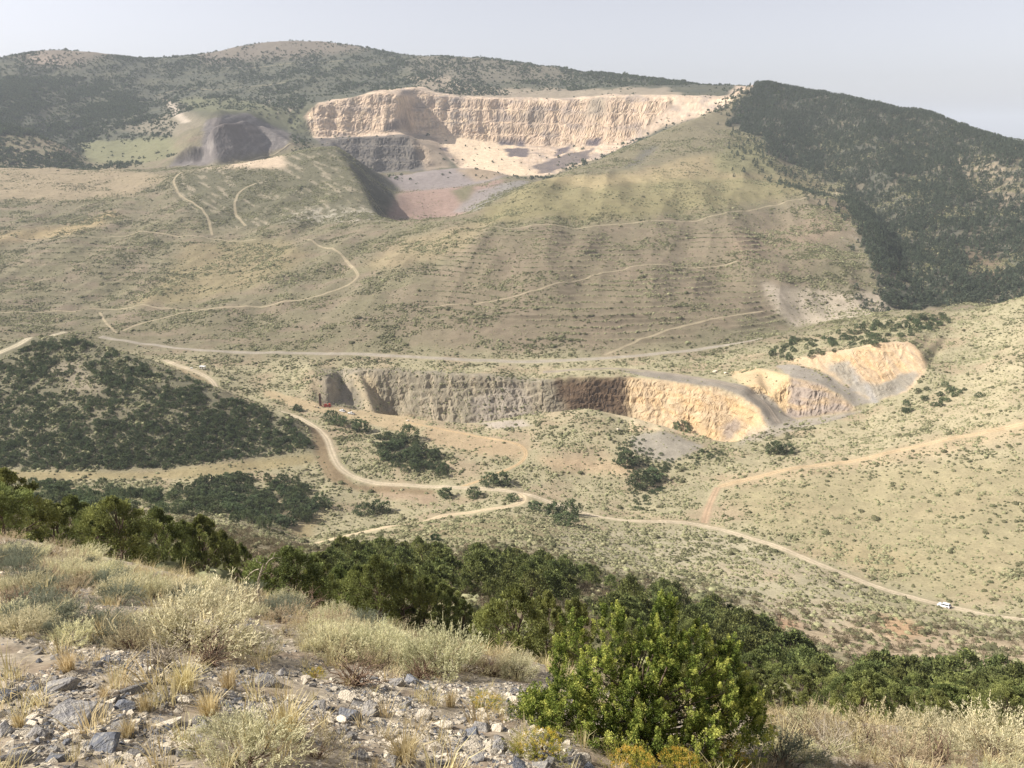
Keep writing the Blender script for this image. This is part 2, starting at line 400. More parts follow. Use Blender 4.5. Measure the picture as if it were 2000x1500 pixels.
und += hillN * ((ridged(XG / 420 + YG / 900, YG / 1500 - XG / 2500, 3, 61) - .5) * 13 + fbm(XG / 70, YG / 70, 2, 63) * 1.6)
wood = mask([(1490, 150), (2600, 150), (2600, 640), (1740, 640), (1640, 370), (1520, 330)], 830, 1950, 0)
wood = np.clip(blur(blur(wood, 8, 0), 14, 1), 0, 1)
und += wood * (ridged(XG / 130 - YG / 500, YG / 800 + XG / 900, 2, 66) * 9 - 4)
fold = sstep(720, 820, YG) * (1 - sstep(1250, 1500, YG)) * (1 - SH)
und += fold * (fbm(XG / 120 + YG / 900, YG / 330, 3, 341) * 10 + (ridged(XG / 95 - YG / 420, YG / 600, 2, 343) - .5) * 5)
und *= (1 - .8 * CL)
pitm = mask([(500, 690), (1900, 640), (1900, 880), (500, 900)], 500, 680, 0)
pitm = np.clip(blur(blur(pitm, 12, 0), 20, 1), 0, 1)
und *= (1 - .55 * pitm)
near = 1 - sstep(14, 40, YG)
und += near * (fbm(XG / 1.3, YG / 1.3, 4, 71) * .10 * sstep(.8, 4, YG) + fbm(XG / .25, YG / .25, 3, 75) * .022)
# terraces ploughed along the contour of the grass hill
FUR = mask([(930, 455), (1200, 445), (1400, 425), (1500, 430), (1480, 520), (1540, 630), (1300, 690), (1000, 690), (800, 600), (820, 520)], 690, 1180, 8)
FUR = np.maximum(FUR, mask([(0, 480), (320, 480), (400, 560), (300, 590), (0, 590)], 850, 1150, 8) * .7)
FUR = np.maximum(FUR, mask([(180, 430), (400, 420), (400, 455), (200, 455)], 1120, 1300, 5) * .8)
FUR = blur(blur(FUR, 3, 0), 5, 1) * sstep(-.25, .3, fbm(XG / 110, YG / 70, 3, 83) + .12)
fph = (Z0 + und * .6 + fbm(XG / 60, YG / 60, 2, 81) * 1.5) / 3.1 * 2 * math.pi
ZG = Z0 + und + FUR * np.sin(fph) * .65
wx = XG + fbm(XG / 45, ZG / 45, 3, 88) * 22
big = fbm(XG / 55, ZG / 200, 3, 89)
mod = sstep(-.35, .35, fbm(XG / 60, ZG / 30, 2, 90))
fl = big * 7 + (ridged(wx / 12, ZG / 17, 4, 91) - .45) * 4.5 * (.35 + .65 * mod) + fbm(XG / 5, ZG / 5, 4, 95) * 4.5
fl2 = fbm(XG / 24, ZG / 40, 3, 189) * 6 + (ridged(wx / 6, ZG / 13, 4, 191) - .45) * 2.6 * (.2 + .8 * mod) + fbm(XG / 2.6, ZG / 2.6, 4, 195) * 2.6
fl2 = np.where(PX0 < 1060, (ridged((wx + ZG * .5) / 11, ZG / 30, 4, 193) - .4) * 5 + fbm(XG / 22, ZG / 26, 4, 197) * 11 + fbm(XG / 2.4, ZG / 2.4, 3, 199) * 1.6, fl2)
crk = (np.abs(pnoise((wx + ZG) / 9, (ZG - wx * .3) / 7, 301)) - .3) * 6 + (np.abs(pnoise(wx / 4, ZG / 3.4, 303)) - .3) * 3
fl = fl * .8 + fbm(XG / 42, ZG / 130, 2, 311) * 12 + crk * .22
fl2 = fl2 + np.where(PX0 < 1060, .35, .75) * ((np.abs(pnoise((wx + ZG) / 4.2, (ZG - wx * .3) / 3.2, 305)) - .3) * 3.2 + (np.abs(pnoise(wx / 1.9, ZG / 1.5, 307)) - .3) * 1.4) + np.where(PX0 > 1215, 1, .45) * 0 + np.where(PX0 > 1215, (ridged((wx + ZG * .2) / 5.5, ZG / 45, 3, 309) - .45) * 2.6, 0)
YD = YG - CL * np.where(YG < 1000, fl2 * .5, fl)
stair2 = CL * (YG < 700) * (.2 + .8 * sstep(-.25, .2, fbm(XG / 18, ZG / 14, 2, 199)))
zz2 = ZG + fbm(XG / 14, ZG / 30, 2, 198) * 2.5 - XG * .04
stair = CL * (YG > 1840) * (.55 + .45 * sstep(-.2, .2, fbm(XG / 120, ZG / 90, 2, 99)))
zz = ZG + XG * .03 + fbm(XG / 120, ZG / 300, 2, 98) * 4
ZG = ZG - stair * .85 * np.sin(2 * math.pi * zz / 31) * 31 / (2 * math.pi)
ZG = ZG + CL * fbm(XG / 9, ZG / 3.5, 3, 97) * np.where(YG > 1500, 2.6, .8)
ZG = ZG - stair2 * .75 * np.sin(2 * math.pi * zz2 / 5.2) * 5.2 / (2 * math.pi)
# quarry benches: level steps cut in the big wall
XD = UG * YD
TD = ZG / YD
PX = px_of(UG, TD); PY = py_of(TD)
RM = np.maximum.accumulate(np.vstack([np.full((1, NU), -9.), TD[:-1]]), axis=0)
VIS = TD >= RM - 2e-4
lnY = np.log(YD)
def look(px, py, ymin=0.0):
    """first ground point met by the sight line through a photograph pixel"""
    T = float(t_of(py)); u = float(u_of(px, py))
    j = int(np.clip(np.searchsorted(UU, u) - 1, 0, NU - 2)); f = (u - UU[j]) / (UU[j + 1] - UU[j])
    tc = TD[:, j] * (1 - f) + TD[:, j + 1] * f
    yc = YD[:, j] * (1 - f) + YD[:, j + 1] * f
    ok = np.nonzero((tc >= T) & (yc > ymin))[0]
    if len(ok) == 0:
        return None
    i = ok[0]
    if i == 0:
        y = yc[0]
    else:
        g = (T - tc[i - 1]) / max(tc[i] - tc[i - 1], 1e-9)
        g = min(max(g, 0), 1)
        y = yc[i - 1] + (yc[i] - yc[i - 1]) * g
    return Vector((u * y, y, T * y))
def ground(x, y):
    """terrain height at map positions (arrays or numbers)"""
    x = np.asarray(x, float); y = np.asarray(y, float)
    u = x / y; v = np.log(y)
    j = np.clip(np.searchsorted(UU, u) - 1, 0, NU - 2); i = np.clip(np.searchsorted(VV, v) - 1, 0, NV - 2)
    fu = np.clip((u - UU[j]) / (UU[j + 1] - UU[j]), 0, 1); fv = np.clip((v - VV[i]) / (VV[i + 1] - VV[i]), 0, 1)
    return (ZG[i, j] * (1 - fu) + ZG[i, j + 1] * fu) * (1 - fv) + (ZG[i + 1, j] * (1 - fu) + ZG[i + 1, j + 1] * fu) * fv

# ------------------------------------------------------------------ ground cover colours (what grows or lies where, with some painted shade)
def lin(r, g, b, k=1.0):
    c = np.array([r, g, b], float) / 255
    c = np.where(c <= .04045, c / 12.92, ((c + .055) / 1.055) ** 2.4)
    return np.clip(c * k, 0, 1)
KC = .80
CC = np.zeros((NV, NU, 3), np.float32)
n1 = sstep(-.25, .25, fbm(XG / 75, YG / 60, 4, 201)); n2 = sstep(-.1, .35, fbm(XG / 40, YG / 30, 4, 211)); n3 = sstep(-.3, .3, fbm(XG / 12, YG / 12, 3, 221))
def mixin(c, a):
    global CC
    CC += (np.asarray(c, np.float32)[None, None, :] - CC) * np.asarray(a, np.float32)[..., None]
mixin(lin(180, 169, 130, KC), np.ones((NV, NU)))
mixin(lin(166, 156, 120, KC), n1 * .7)
mixin(lin(176, 150, 120, KC), n2 * .55)
far_m = sstep(640, 720, YG)
mixin(lin(126, 117, 92, KC), far_m * .85)
mixin(lin(134, 128, 94, KC), far_m * n1 * .45)
mixin(lin(150, 130, 110, KC), far_m * n2 * .4)
nslope = sstep(16, 40, YG) * (1 - sstep(200, 260, YG))
mixin(lin(150, 138, 108, KC), nslope * (1 - sstep(1150, 1260, PX) * sstep(90, 140, YG)))
nearm = 1 - sstep(14, 30, YG)
mixin(lin(180, 167, 146, KC), nearm)
mixin(lin(150, 131, 110, KC), nearm * sstep(-.1, .4, fbm(XG / .7, YG / .7, 4, 231)) * .7)
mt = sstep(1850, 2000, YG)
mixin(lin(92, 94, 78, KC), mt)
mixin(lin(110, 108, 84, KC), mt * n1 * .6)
PXn, PYn = PX, PY
def paint(c, poly, y0, y1, a=1.0, jit=6.0, bl=2.0, noise=None):
    M = mask(poly, y0, y1, jit, PXn, PYn)
    if bl:
        M = blur(blur(M, bl, 0), bl, 1)
    if noise is not None:
        M = M * noise
    mixin(lin(*c, KC), M * a)
    return M
st = sstep(-.2, .35, fbm(XG / 25, ZG / 6, 4, 241)); st2 = sstep(0, .4, fbm(XG / 14, ZG / 25, 4, 251)); st3 = sstep(.05, .4, fbm(XG / 55, ZG / 22, 3, 261))
blot = sstep(.08, .3, fbm(PX / 22 - PY / 30, PY / 9 - PX / 22, 4, 271))
streak = sstep(-.1, .4, fbm((XG + YG * .2) / 5, YG / 40, 3, 281))
# mountain
paint((148, 132, 114), [(20, 105), (60, 88), (170, 88), (240, 100), (140, 130), (60, 128)], 2300, 3200, .8, 8, 4)
paint((138, 124, 108), [(380, 105), (480, 75), (700, 75), (720, 95), (600, 112), (500, 120), (400, 125)], 2500, 3200, .8, 8, 4)
paint((132, 122, 104), [(830, 105), (1000, 108), (1150, 130), (1100, 160), (880, 165), (780, 130)], 2300, 3000, .6, 8, 4)
paint((150, 138, 115), [(310, 186), (340, 195), (420, 250), (400, 275), (330, 265), (240, 255), (250, 235), (330, 222)], 1900, 2600, .7, 8, 3)
paint((172, 152, 132), [(60, 108), (110, 110), (130, 130), (60, 122)], 2300, 2900, .8, 3, 2)
paint((196, 180, 158), [(318, 190), (332, 195), (372, 238), (355, 242), (335, 215)], 1900, 2600, .9, 3, 1)
paint((134, 132, 94), [(150, 278), (330, 268), (345, 300), (320, 318), (170, 318)], 1700, 2150, .9, 5, 3)
paint((122, 122, 88), [(330, 185), (420, 185), (520, 205), (590, 215), (600, 262), (470, 225), (380, 215)], 1800, 2400, .8, 5, 3)
paint((205, 185, 160), [(515, 190), (560, 190), (570, 210), (560, 235), (520, 205)], 1900, 2400, .8, 8, 1, st2)
paint((188, 168, 142), [(790, 150), (870, 150), (930, 172), (1150, 175), (1300, 172), (1340, 188), (1200, 190), (900, 196), (840, 185)], 2050, 2600, .6, 8, 2)
# quarry wall
QWP = [(596, 225), (625, 200), (700, 188), (750, 172), (800, 160), (850, 180), (900, 188), (1100, 192), (1200, 184), (1420, 187), (1440, 165), (1478, 158), (1474, 178), (1412, 214), (1300, 245), (1180, 305), (1060, 348), (900, 330), (830, 268), (615, 272)]
q = paint((224, 197, 168), QWP, 1840, 2330, 1, 3, 1.2)
mixin(lin(206, 178, 146, KC), q * st * .7)
mixin(lin(238, 212, 172, KC), q * st2 * .6)
mixin(lin(165, 150, 138, KC), q * st3 * .75)
vst = sstep(-.05, .35, fbm(XG / 3.6, ZG / 34, 4, 313)); hst = sstep(.1, .4, fbm(XG / 90, (ZG + XG * .03) / 3.2, 3, 315))
mixin(lin(178, 156, 126, KC), q * vst * .55)
mixin(lin(150, 132, 116, KC), q * hst * .5)
paint((150, 140, 130), [(835, 180), (905, 190), (930, 235), (880, 255), (850, 225)], 2100, 2330, .8, 8, 2, st)
paint((150, 138, 122), [(1020, 215), (1060, 212), (1070, 240), (1010, 240)], 2000, 2330, .7, 6, 2)
paint((160, 148, 128), [(1150, 190), (1180, 190), (1190, 225), (1140, 230)], 2000, 2330, .8, 4, 2)
paint((240, 212, 172), [(850, 262), (930, 272), (1040, 290), (1010, 320), (1060, 342), (1000, 345), (930, 330), (880, 300)], 1840, 2230, .8, 6, 3)
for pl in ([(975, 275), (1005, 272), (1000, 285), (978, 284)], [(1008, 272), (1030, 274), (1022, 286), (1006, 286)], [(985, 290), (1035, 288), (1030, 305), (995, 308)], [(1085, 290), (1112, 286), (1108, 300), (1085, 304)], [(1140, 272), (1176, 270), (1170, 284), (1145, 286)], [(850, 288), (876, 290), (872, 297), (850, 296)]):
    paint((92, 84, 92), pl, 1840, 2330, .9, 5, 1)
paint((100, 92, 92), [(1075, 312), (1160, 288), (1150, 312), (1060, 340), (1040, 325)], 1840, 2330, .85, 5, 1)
g = paint((124, 116, 106), [(612, 270), (830, 262), (840, 300), (850, 332), (700, 340), (650, 300)], 1860, 2060, .95, 3, 1.2)
mixin(lin(88, 84, 84, KC), g * st * .7)
paint((172, 152, 128), [(800, 262), (850, 268), (880, 325), (830, 335)], 1860, 2200, .9, 4, 2)
paint((80, 74, 78), [(755, 240), (800, 232), (800, 252), (740, 258)], 1950, 2300, .8, 5, 1)  # shadow beside the jutting bay, painted dark on the wall
g = paint((126, 118, 114), [(402, 234), (440, 226), (480, 220), (568, 262), (560, 290), (500, 300), (420, 320), (330, 328), (345, 306), (392, 284)], 1600, 2100, .95, 5, 1.5)
mixin(lin(178, 168, 158, KC), g * st2 * .5)
paint((120, 108, 100), [(410, 232), (520, 250), (480, 275), (420, 255)], 1600, 2100, .6, 4, 2)
# spoil tips in front of it
g = paint((152, 140, 134), [(750, 348), (820, 332), (880, 318), (945, 322), (990, 342), (940, 364), (770, 380)], 1560, 1880, 1, 3, 2)
paint((176, 152, 118), [(890, 330), (945, 325), (985, 342), (930, 356)], 1560, 1800, .8, 5, 2)
paint((166, 138, 122), [(750, 376), (950, 358), (990, 345), (960, 380), (900, 420), (830, 436), (750, 436)], 1250, 1620, 1, 2, 2)
paint((150, 143, 138), [(885, 415), (930, 372), (1060, 340), (1000, 372), (930, 412)], 1060, 1640, .8, 3, 2)
paint((112, 112, 76), [(880, 372), (930, 360), (920, 385), (900, 400)], 1250, 1640, .8, 5, 2)
g = paint((112, 108, 82), [(340, 345), (450, 318), (640, 278), (780, 370), (750, 430), (480, 446), (410, 445), (345, 395)], 1170, 1660, .95, 3, 3)
mixin(lin(184, 168, 140, KC), g * blot * .6)
paint((212, 188, 156), [(395, 330), (470, 312), (555, 300), (560, 328), (470, 330)], 1400, 1600, .95, 4, 2)
paint((78, 80, 66), [(655, 280), (700, 300), (778, 368), (750, 428), (735, 420), (720, 380), (690, 330)], 1180, 1700, .7, 3, 2)  # shade on the dump's right flank, painted into the ground colour
paint((186, 176, 154), [(540, 432), (600, 405), (720, 405), (752, 428), (620, 438)], 1120, 1300, .8, 6, 3, n3)
# left benches
paint((166, 148, 116), [(0, 318), (200, 324), (330, 345), (250, 385), (120, 395), (-60, 390), (-400, 390), (-400, 318)], 1300, 1700, .9, 6, 4)
paint((176, 154, 110), [(-400, 470), (0, 455), (140, 440), (215, 412), (240, 420), (150, 458), (0, 474), (-400, 490)], 1050, 1400, .9, 6, 3)
paint((156, 140, 100), [(360, 475), (560, 470), (610, 500), (500, 560), (380, 590), (250, 600), (330, 540)], 780, 1250, .6, 10, 4)
# terraced hill
paint((148, 138, 94), [(940, 412), (1060, 345), (1530, 342), (1625, 368), (1500, 395), (1200, 432), (940, 442)], 1000, 1400, .8, 10, 5)
paint((178, 158, 114), [(1060, 348), (1250, 335), (1350, 300), (1420, 300), (1440, 330), (1540, 346), (1300, 350), (1150, 370)], 1150, 1560, .7, 10, 4)
paint((138, 134, 92), [(1390, 290), (1490, 274), (1525, 340), (1400, 338)], 1280, 1600, .8, 6, 3)
paint((138, 128, 98), [(1090, 335), (1180, 300), (1300, 242), (1412, 208), (1470, 170), (1480, 270), (1400, 300), (1200, 325)], 1380, 1920, .8, 6, 3)
paint((112, 108, 98), [(1215, 330), (1260, 290), (1285, 280), (1275, 300), (1240, 325)], 1350, 1700, .8, 5, 2)
paint((142, 126, 102), [(940, 460), (1400, 428), (1640, 378), (1725, 440), (1600, 520), (1500, 610), (1200, 695), (900, 695), (750, 640)], 680, 1220, .6, 14, 6)
paint((160, 138, 112), [(1400, 470), (1560, 440), (1650, 400), (1700, 430), (1600, 470), (1450, 510)], 800, 1220, .6, 12, 4)
paint((194, 178, 154), [(1484, 548), (1530, 560), (1640, 570), (1745, 572), (1748, 604), (1640, 628), (1545, 636), (1503, 590)], 730, 900, 1, 6, 2, .7 + .3 * streak)
paint((160, 150, 132), [(1630, 425), (1715, 435), (1730, 505), (1690, 520), (1640, 470)], 880, 1150, .7, 8, 3, streak)
paint((168, 150, 112), [(780, 470), (900, 440), (960, 430), (900, 490), (760, 530), (700, 520)], 880, 1150, .7, 10, 4)
# wooded hill: soil between the trees
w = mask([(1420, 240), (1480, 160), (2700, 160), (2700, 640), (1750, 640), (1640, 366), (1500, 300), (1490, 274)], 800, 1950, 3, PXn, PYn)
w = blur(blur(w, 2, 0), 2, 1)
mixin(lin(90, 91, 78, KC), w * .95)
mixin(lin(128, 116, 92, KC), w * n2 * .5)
paint((168, 150, 122), [(1850, 315), (1960, 300), (2040, 400), (1990, 415), (1900, 395)], 1000, 1500, .8, 14, 3, n3)
paint((128, 108, 84), [(1870, 480), (1960, 500), (1960, 560), (1900, 540)], 800, 1200, .7, 12, 4)
# middle pit
g = paint((148, 138, 118), [(625, 720), (760, 718), (1000, 735), (1090, 742), (1110, 800), (1060, 850), (700, 860), (625, 800)], 570, 660, .9, 5, 2)
mixin(lin(186, 170, 142, KC), g * streak * .6)
paint((168, 156, 140), [(920, 780), (1010, 745), (1040, 790), (1020, 840), (920, 840)], 570, 660, .7, 8, 2)
paint((196, 176, 138), [(680, 730), (730, 735), (750, 800), (720, 810)], 570, 660, .7, 8, 2)
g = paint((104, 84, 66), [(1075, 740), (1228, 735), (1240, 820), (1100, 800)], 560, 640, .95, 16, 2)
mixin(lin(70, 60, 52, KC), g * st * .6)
OR = paint((212, 186, 148), [(1222, 738), (1300, 742), (1400, 757), (1455, 775), (1490, 802), (1506, 840), (1430, 880), (1240, 880)], 500, 612, 1, 9, 2)
mixin(lin(216, 176, 118, KC), OR * st * .5)
mixin(lin(180, 158, 130, KC), OR * streak * .5)
paint((152, 138, 126), [(1410, 835), (1440, 815), (1450, 835), (1420, 862)], 500, 560, .8, 6, 1)
g = paint((214, 184, 138), [(1425, 727), (1480, 718), (1546, 734), (1560, 760), (1540, 816), (1475, 775)], 535, 620, 1, 4, 1.5)
mixin(lin(232, 200, 140, KC), g * streak * .5)
g = paint((172, 156, 142), [(1545, 735), (1600, 747), (1668, 792), (1660, 803), (1560, 815), (1535, 815)], 520, 600, .95, 4, 1.5)
mixin(lin(214, 178, 118, KC), g * st * .5)
paint((164, 154, 138), [(1515, 714), (1552, 711), (1616, 730), (1675, 767), (1705, 786), (1668, 794), (1640, 770), (1600, 748), (1544, 736)], 525, 615, 1, 2, 1)
paint((150, 140, 124), [(1195, 722), (1320, 730), (1400, 742), (1460, 754), (1508, 778), (1538, 812), (1560, 822), (1640, 812), (1700, 800), (1600, 830), (1500, 838), (1485, 800), (1450, 775), (1400, 757), (1300, 743)], 515, 640, 1, 2, 1)
paint((176, 164, 144), [(1460, 842), (1560, 820), (1700, 800), (1640, 815), (1520, 850), (1440, 870)], 480, 545, .8, 4, 2)
g = paint((214, 184, 144), [(1530, 705), (1600, 690), (1660, 682), (1712, 669), (1778, 665), (1802, 690), (1810, 722), (1775, 764), (1705, 784), (1672, 766), (1616, 730), (1560, 712)], 530, 625, 1, 3, 1.5)
mixin(lin(216, 180, 128, KC), g * st * .5)
mixin(lin(196, 176, 150, KC), g * streak * .5)
g = paint((150, 146, 134), [(1610, 712), (1650, 705), (1690, 745), (1720, 750), (1780, 725), (1800, 735), (1765, 765), (1705, 786), (1672, 766), (1630, 735)], 530, 625, .85, 8, 1.5)
mixin(lin(176, 172, 168, KC), g * st2 * .6)
# right hill
paint((184, 170, 132), [(1500, 880), (1800, 780), (1950, 700), (2000, 600), (2700, 500), (2700, 1000), (1400, 960)], 380, 680, .6, 10, 4)
paint((170, 157, 116), [(1400, 960), (1600, 930), (1800, 905), (2700, 870), (2700, 1220), (1850, 1170), (1500, 1045)], 270, 460, .75, 12, 5)
paint((174, 156, 112), [(1500, 1080), (1650, 1060), (1800, 1090), (1750, 1130), (1600, 1085)], 270, 460, .4, 12, 4)
paint((188, 166, 128), [(1398, 932), (1500, 918), (1700, 888), (1850, 846), (2000, 822), (2500, 760), (2500, 800), (2000, 852), (1870, 880), (1700, 912), (1500, 945), (1404, 955)], 380, 560, .85, 8, 3)
paint((202, 178, 142), [(1480, 1180), (1560, 1190), (1700, 1215), (2000, 1262), (2700, 1330), (2700, 1400), (2000, 1345), (1750, 1310), (1560, 1255)], 170, 310, .85, 12, 4)
paint((214, 170, 122), [(1700, 1200), (1780, 1210), (1820, 1240), (1740, 1250)], 170, 310, .7, 16, 3)
paint((214, 166, 122), [(1518, 1200), (1560, 1205), (1570, 1225), (1520, 1240)], 170, 310, .7, 8, 3)
paint((188, 150, 116), [(1300, 1105), (1450, 1100), (1560, 1130), (1500, 1135), (1320, 1125)], 230, 360, .8, 8, 3)
# valley floor
BARE = np.zeros((NV, NU), np.float32)
def bare(c, poly, y0, y1, a=1., jit=6., bl=2., noise=None):
    global BARE
    BARE = np.maximum(BARE, paint(c, poly, y0, y1, a, jit, bl, noise))
bare((186, 160, 122), [(850, 828), (960, 858), (1028, 870), (1020, 900), (950, 890), (850, 872), (820, 845)], 430, 560, .85, 6, 3)
bare((192, 164, 126), [(1038, 890), (1100, 892), (1260, 905), (1230, 932), (1080, 918)], 400, 500, .8, 8, 3)
bare((176, 146, 118), [(700, 945), (860, 965), (850, 985), (760, 975)], 380, 450, .7, 8, 3)
bare((152, 130, 96), [(606, 828), (640, 850), (646, 900), (692, 946), (850, 956), (850, 966), (700, 960), (640, 938), (614, 895)], 420, 530, .95, 3, 2)
bare((152, 132, 98), [(350, 718), (420, 750), (436, 772), (400, 755), (355, 730)], 560, 680, .9, 3, 2)
bare((164, 148, 104), [(-400, 925), (0, 919), (300, 921), (430, 903), (610, 885), (612, 905), (400, 934), (0, 940), (-400, 950)], 380, 470, .9, 4, 2)
bare((162, 142, 98), [(480, 1060), (560, 1035), (650, 990), (700, 960), (640, 1000), (600, 1060)], 320, 460, .7, 8, 3)
bare((164, 155, 138), [(1228, 852), (1300, 841), (1375, 872), (1300, 908), (1235, 880)], 460, 510, .9, 4, 1.5)
bare((192, 168, 126), [(505, 756), (560, 772), (640, 792), (750, 806), (840, 822), (800, 850), (700, 822), (600, 802), (520, 775)], 500, 620, .85, 4, 2)
bare((182, 168, 150), [(940, 825), (1020, 820), (1040, 832), (960, 838)], 500, 560, .9, 4, 2)
bare((206, 190, 150), [(1160, 795), (1240, 812), (1340, 840), (1300, 845), (1220, 822)], 500, 535, .7, 4, 1)
paint((176, 166, 132), [(1100, 1040), (1380, 1030), (1500, 1070), (1480, 1180), (1250, 1130), (1120, 1080)], 250, 390, .6, 12, 4)
paint((150, 134, 96), [(760, 1040), (1000, 1005), (1100, 1030), (1080, 1075), (900, 1075)], 260, 390, .6, 12, 4)
paint((120, 116, 92), [(-400, 600), (150, 655), (300, 705), (560, 815), (620, 880), (430, 902), (300, 918), (-400, 915)], 425, 590, .8, 3, 3)
paint((176, 160, 134), [(90, 720), (150, 700), (180, 740), (200, 770), (130, 760)], 425, 590, .6, 10, 3)

paint((198, 186, 152), [(1090, 1045), (1380, 1032), (1500, 1070), (1700, 1150), (1640, 1240), (1480, 1190), (1250, 1140), (1120, 1090)], 190, 392, .5, 12, 4)
CC += (CC.mean(-1, keepdims=True) - CC) * (.15 * (YG > 150) * (1 - .6 * CL))[..., None].astype(np.float32)
me = bpy.data.meshes.new('ground')
co = np.stack([XD, YD, ZG], -1).reshape(-1, 3).astype(np.float32)
me.vertices.add(NV * NU); me.vertices.foreach_set('co', co.ravel())
ii, jj = np.meshgrid(np.arange(NV - 1), np.arange(NU - 1), indexing='ij')
q = np.stack([ii * NU + jj, ii * NU + jj + 1, (ii + 1) * NU + jj + 1, (ii + 1) * NU + jj], -1).reshape(-1, 4).astype(np.int32)
me.loops.add(q.size); me.loops.foreach_set('vertex_index', q.ravel())
me.polygons.add(len(q)); me.polygons.foreach_set('loop_start', np.arange(0, q.size, 4, dtype=np.int32))
me.polygons.foreach_set('use_smooth', ~(CL[:-1, :-1] > .25).ravel())
me.update(calc_edges=True)
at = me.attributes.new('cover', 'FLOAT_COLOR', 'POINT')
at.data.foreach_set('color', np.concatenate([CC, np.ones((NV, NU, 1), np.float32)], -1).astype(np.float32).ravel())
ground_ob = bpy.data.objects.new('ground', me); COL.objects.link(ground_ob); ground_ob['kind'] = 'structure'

# ------------------------------------------------------------------ materials
def newmat(name):
    m = bpy.data.materials.new(name); m.use_nodes = True
    nt = m.node_tree; b = nt.nodes['Principled BSDF']
    b.inputs['Roughness'].default_value = .9
    b.inputs['Specular IOR Level'].default_value = .2
    return m, nt, b
def N(nt, typ, **kw):
    n = nt.nodes.new(typ)
    for k, v in kw.items():
        setattr(n, k, v)
    return n
def mathn(nt, op, a, b=None):
    n = N(nt, 'ShaderNodeMath', operation=op)
    for k, v in enumerate((a, b)):
        if v is None:
            continue
        if isinstance(v, (int, float)):
            n.inputs[k].default_value = v
        else:
            nt.links.new(v, n.inputs[k])
    return n.outputs[0]
def noise_fac(nt, scale, detail=3, lo=.7, hi=1.3, vec=None, rough=.6):
    n = N(nt, 'ShaderNodeTexNoise'); n.inputs['Scale'].default_value = scale; n.inputs['Detail'].default_value = detail; n.inputs['Roughness'].default_value = rough
    if vec is None:
        g = N(nt, 'ShaderNodeNewGeometry'); vec = g.outputs['Position']
    nt.links.new(vec, n.inputs['Vector'])
    mr = N(nt, 'ShaderNodeMapRange'); mr.inputs[1].default_value = .3; mr.inputs[2].default_value = .7; mr.inputs[3].default_value = lo; mr.inputs[4].default_value = hi
    nt.links.new(n.outputs['Fac'], mr.inputs[0])
    return mr.outputs[0]
def scale_col(nt, col, fac):
    v = N(nt, 'ShaderNodeVectorMath', operation='SCALE')
    nt.links.new(col, v.inputs[0]); nt.links.new(fac, v.inputs['Scale'])
    return v.outputs[0]
def soil_mat():
    m, nt, b = newmat('soil')
    a = N(nt, 'ShaderNodeAttribute', attribute_name='cover')
    f = mathn(nt, 'MULTIPLY', noise_fac(nt, .11, 4, .86, 1.14), noise_fac(nt, .9, 3, .84, 1.16))
    f = mathn(nt, 'MULTIPLY', f, noise_fac(nt, 14, 4, .72, 1.28))
    nt.links.new(scale_col(nt, a.outputs['Color'], f), b.inputs['Base Color'])
    b.inputs['Roughness'].default_value = 1
    b.inputs['Specular IOR Level'].default_value = .05
    n = N(nt, 'ShaderNodeTexNoise'); n.inputs['Scale'].default_value = 9; n.inputs['Detail'].default_value = 8
    g = N(nt, 'ShaderNodeNewGeometry'); nt.links.new(g.outputs['Position'], n.inputs['Vector'])
    bp = N(nt, 'ShaderNodeBump'); bp.inputs['Strength'].default_value = .5; bp.inputs['Distance'].default_value = .04
    nt.links.new(n.outputs['Fac'], bp.inputs['Height']); nt.links.new(bp.outputs[0], b.inputs['Normal'])
    return m
me.materials.append(soil_mat())
def plain(name, c, rough=.7, metal=0, spec=.3, var=.12, scale=3.0):
    m, nt, b = newmat(name)
    rgb = N(nt, 'ShaderNodeRGB'); rgb.outputs[0].default_value = (*c, 1)
    tc = N(nt, 'ShaderNodeTexCoord')
    nt.links.new(scale_col(nt, rgb.outputs[0], noise_fac(nt, scale, 4, 1 - var, 1 + var, tc.outputs['Object'])), b.inputs['Base Color'])
    b.inputs['Roughness'].default_value = rough; b.inputs['Metallic'].default_value = metal; b.inputs['Specular IOR Level'].default_value = spec
    return m
def leaf_mat(name, var=.25, trans=.3, hue=.03):
    """foliage: colour comes with each leaf, every plant a little different, some light passes through"""
    m, nt, b = newmat(name)
    a = N(nt, 'ShaderNodeAttribute', attribute_name='tone')
    oi = N(nt, 'ShaderNodeObjectInfo')
    hs = N(nt, 'ShaderNodeHueSaturation')
    nt.links.new(a.outputs['Color'], hs.inputs['Color'])
    mr = N(nt, 'ShaderNodeMapRange'); mr.inputs[3].default_value = .5 - hue; mr.inputs[4].default_value = .5 + hue
    nt.links.new(oi.outputs['Random'], mr.inputs[0]); nt.links.new(mr.outputs[0], hs.inputs['Hue'])
    r2 = mathn(nt, 'FRACT', mathn(nt, 'MULTIPLY', oi.outputs['Random'], 37.7))
    mr2 = N(nt, 'ShaderNodeMapRange'); mr2.inputs[3].default_value = 1 - var; mr2.inputs[4].default_value = 1 + var
    nt.links.new(r2, mr2.inputs[0]); nt.links.new(mr2.outputs[0], hs.inputs['Value'])
    nt.links.new(hs.outputs[0], b.inputs['Base Color'])
    b.inputs['Roughness'].default_value = .8; b.inputs['Specular IOR Level'].default_value = .15
    if trans:
        tr = N(nt, 'ShaderNodeBsdfTranslucent'); nt.links.new(hs.outputs[0], tr.inputs['Color'])
        mx = N(nt, 'ShaderNodeMixShader'); mx.inputs[0].default_value = trans
        out = nt.nodes['Material Output']
        nt.links.new(b.outputs[0], mx.inputs[1]); nt.links.new(tr.outputs[0], mx.inputs[2]); nt.links.new(mx.outputs[0], out.inputs['Surface'])
    return m
M_LEAF = leaf_mat('foliage', .20, .25, .016)
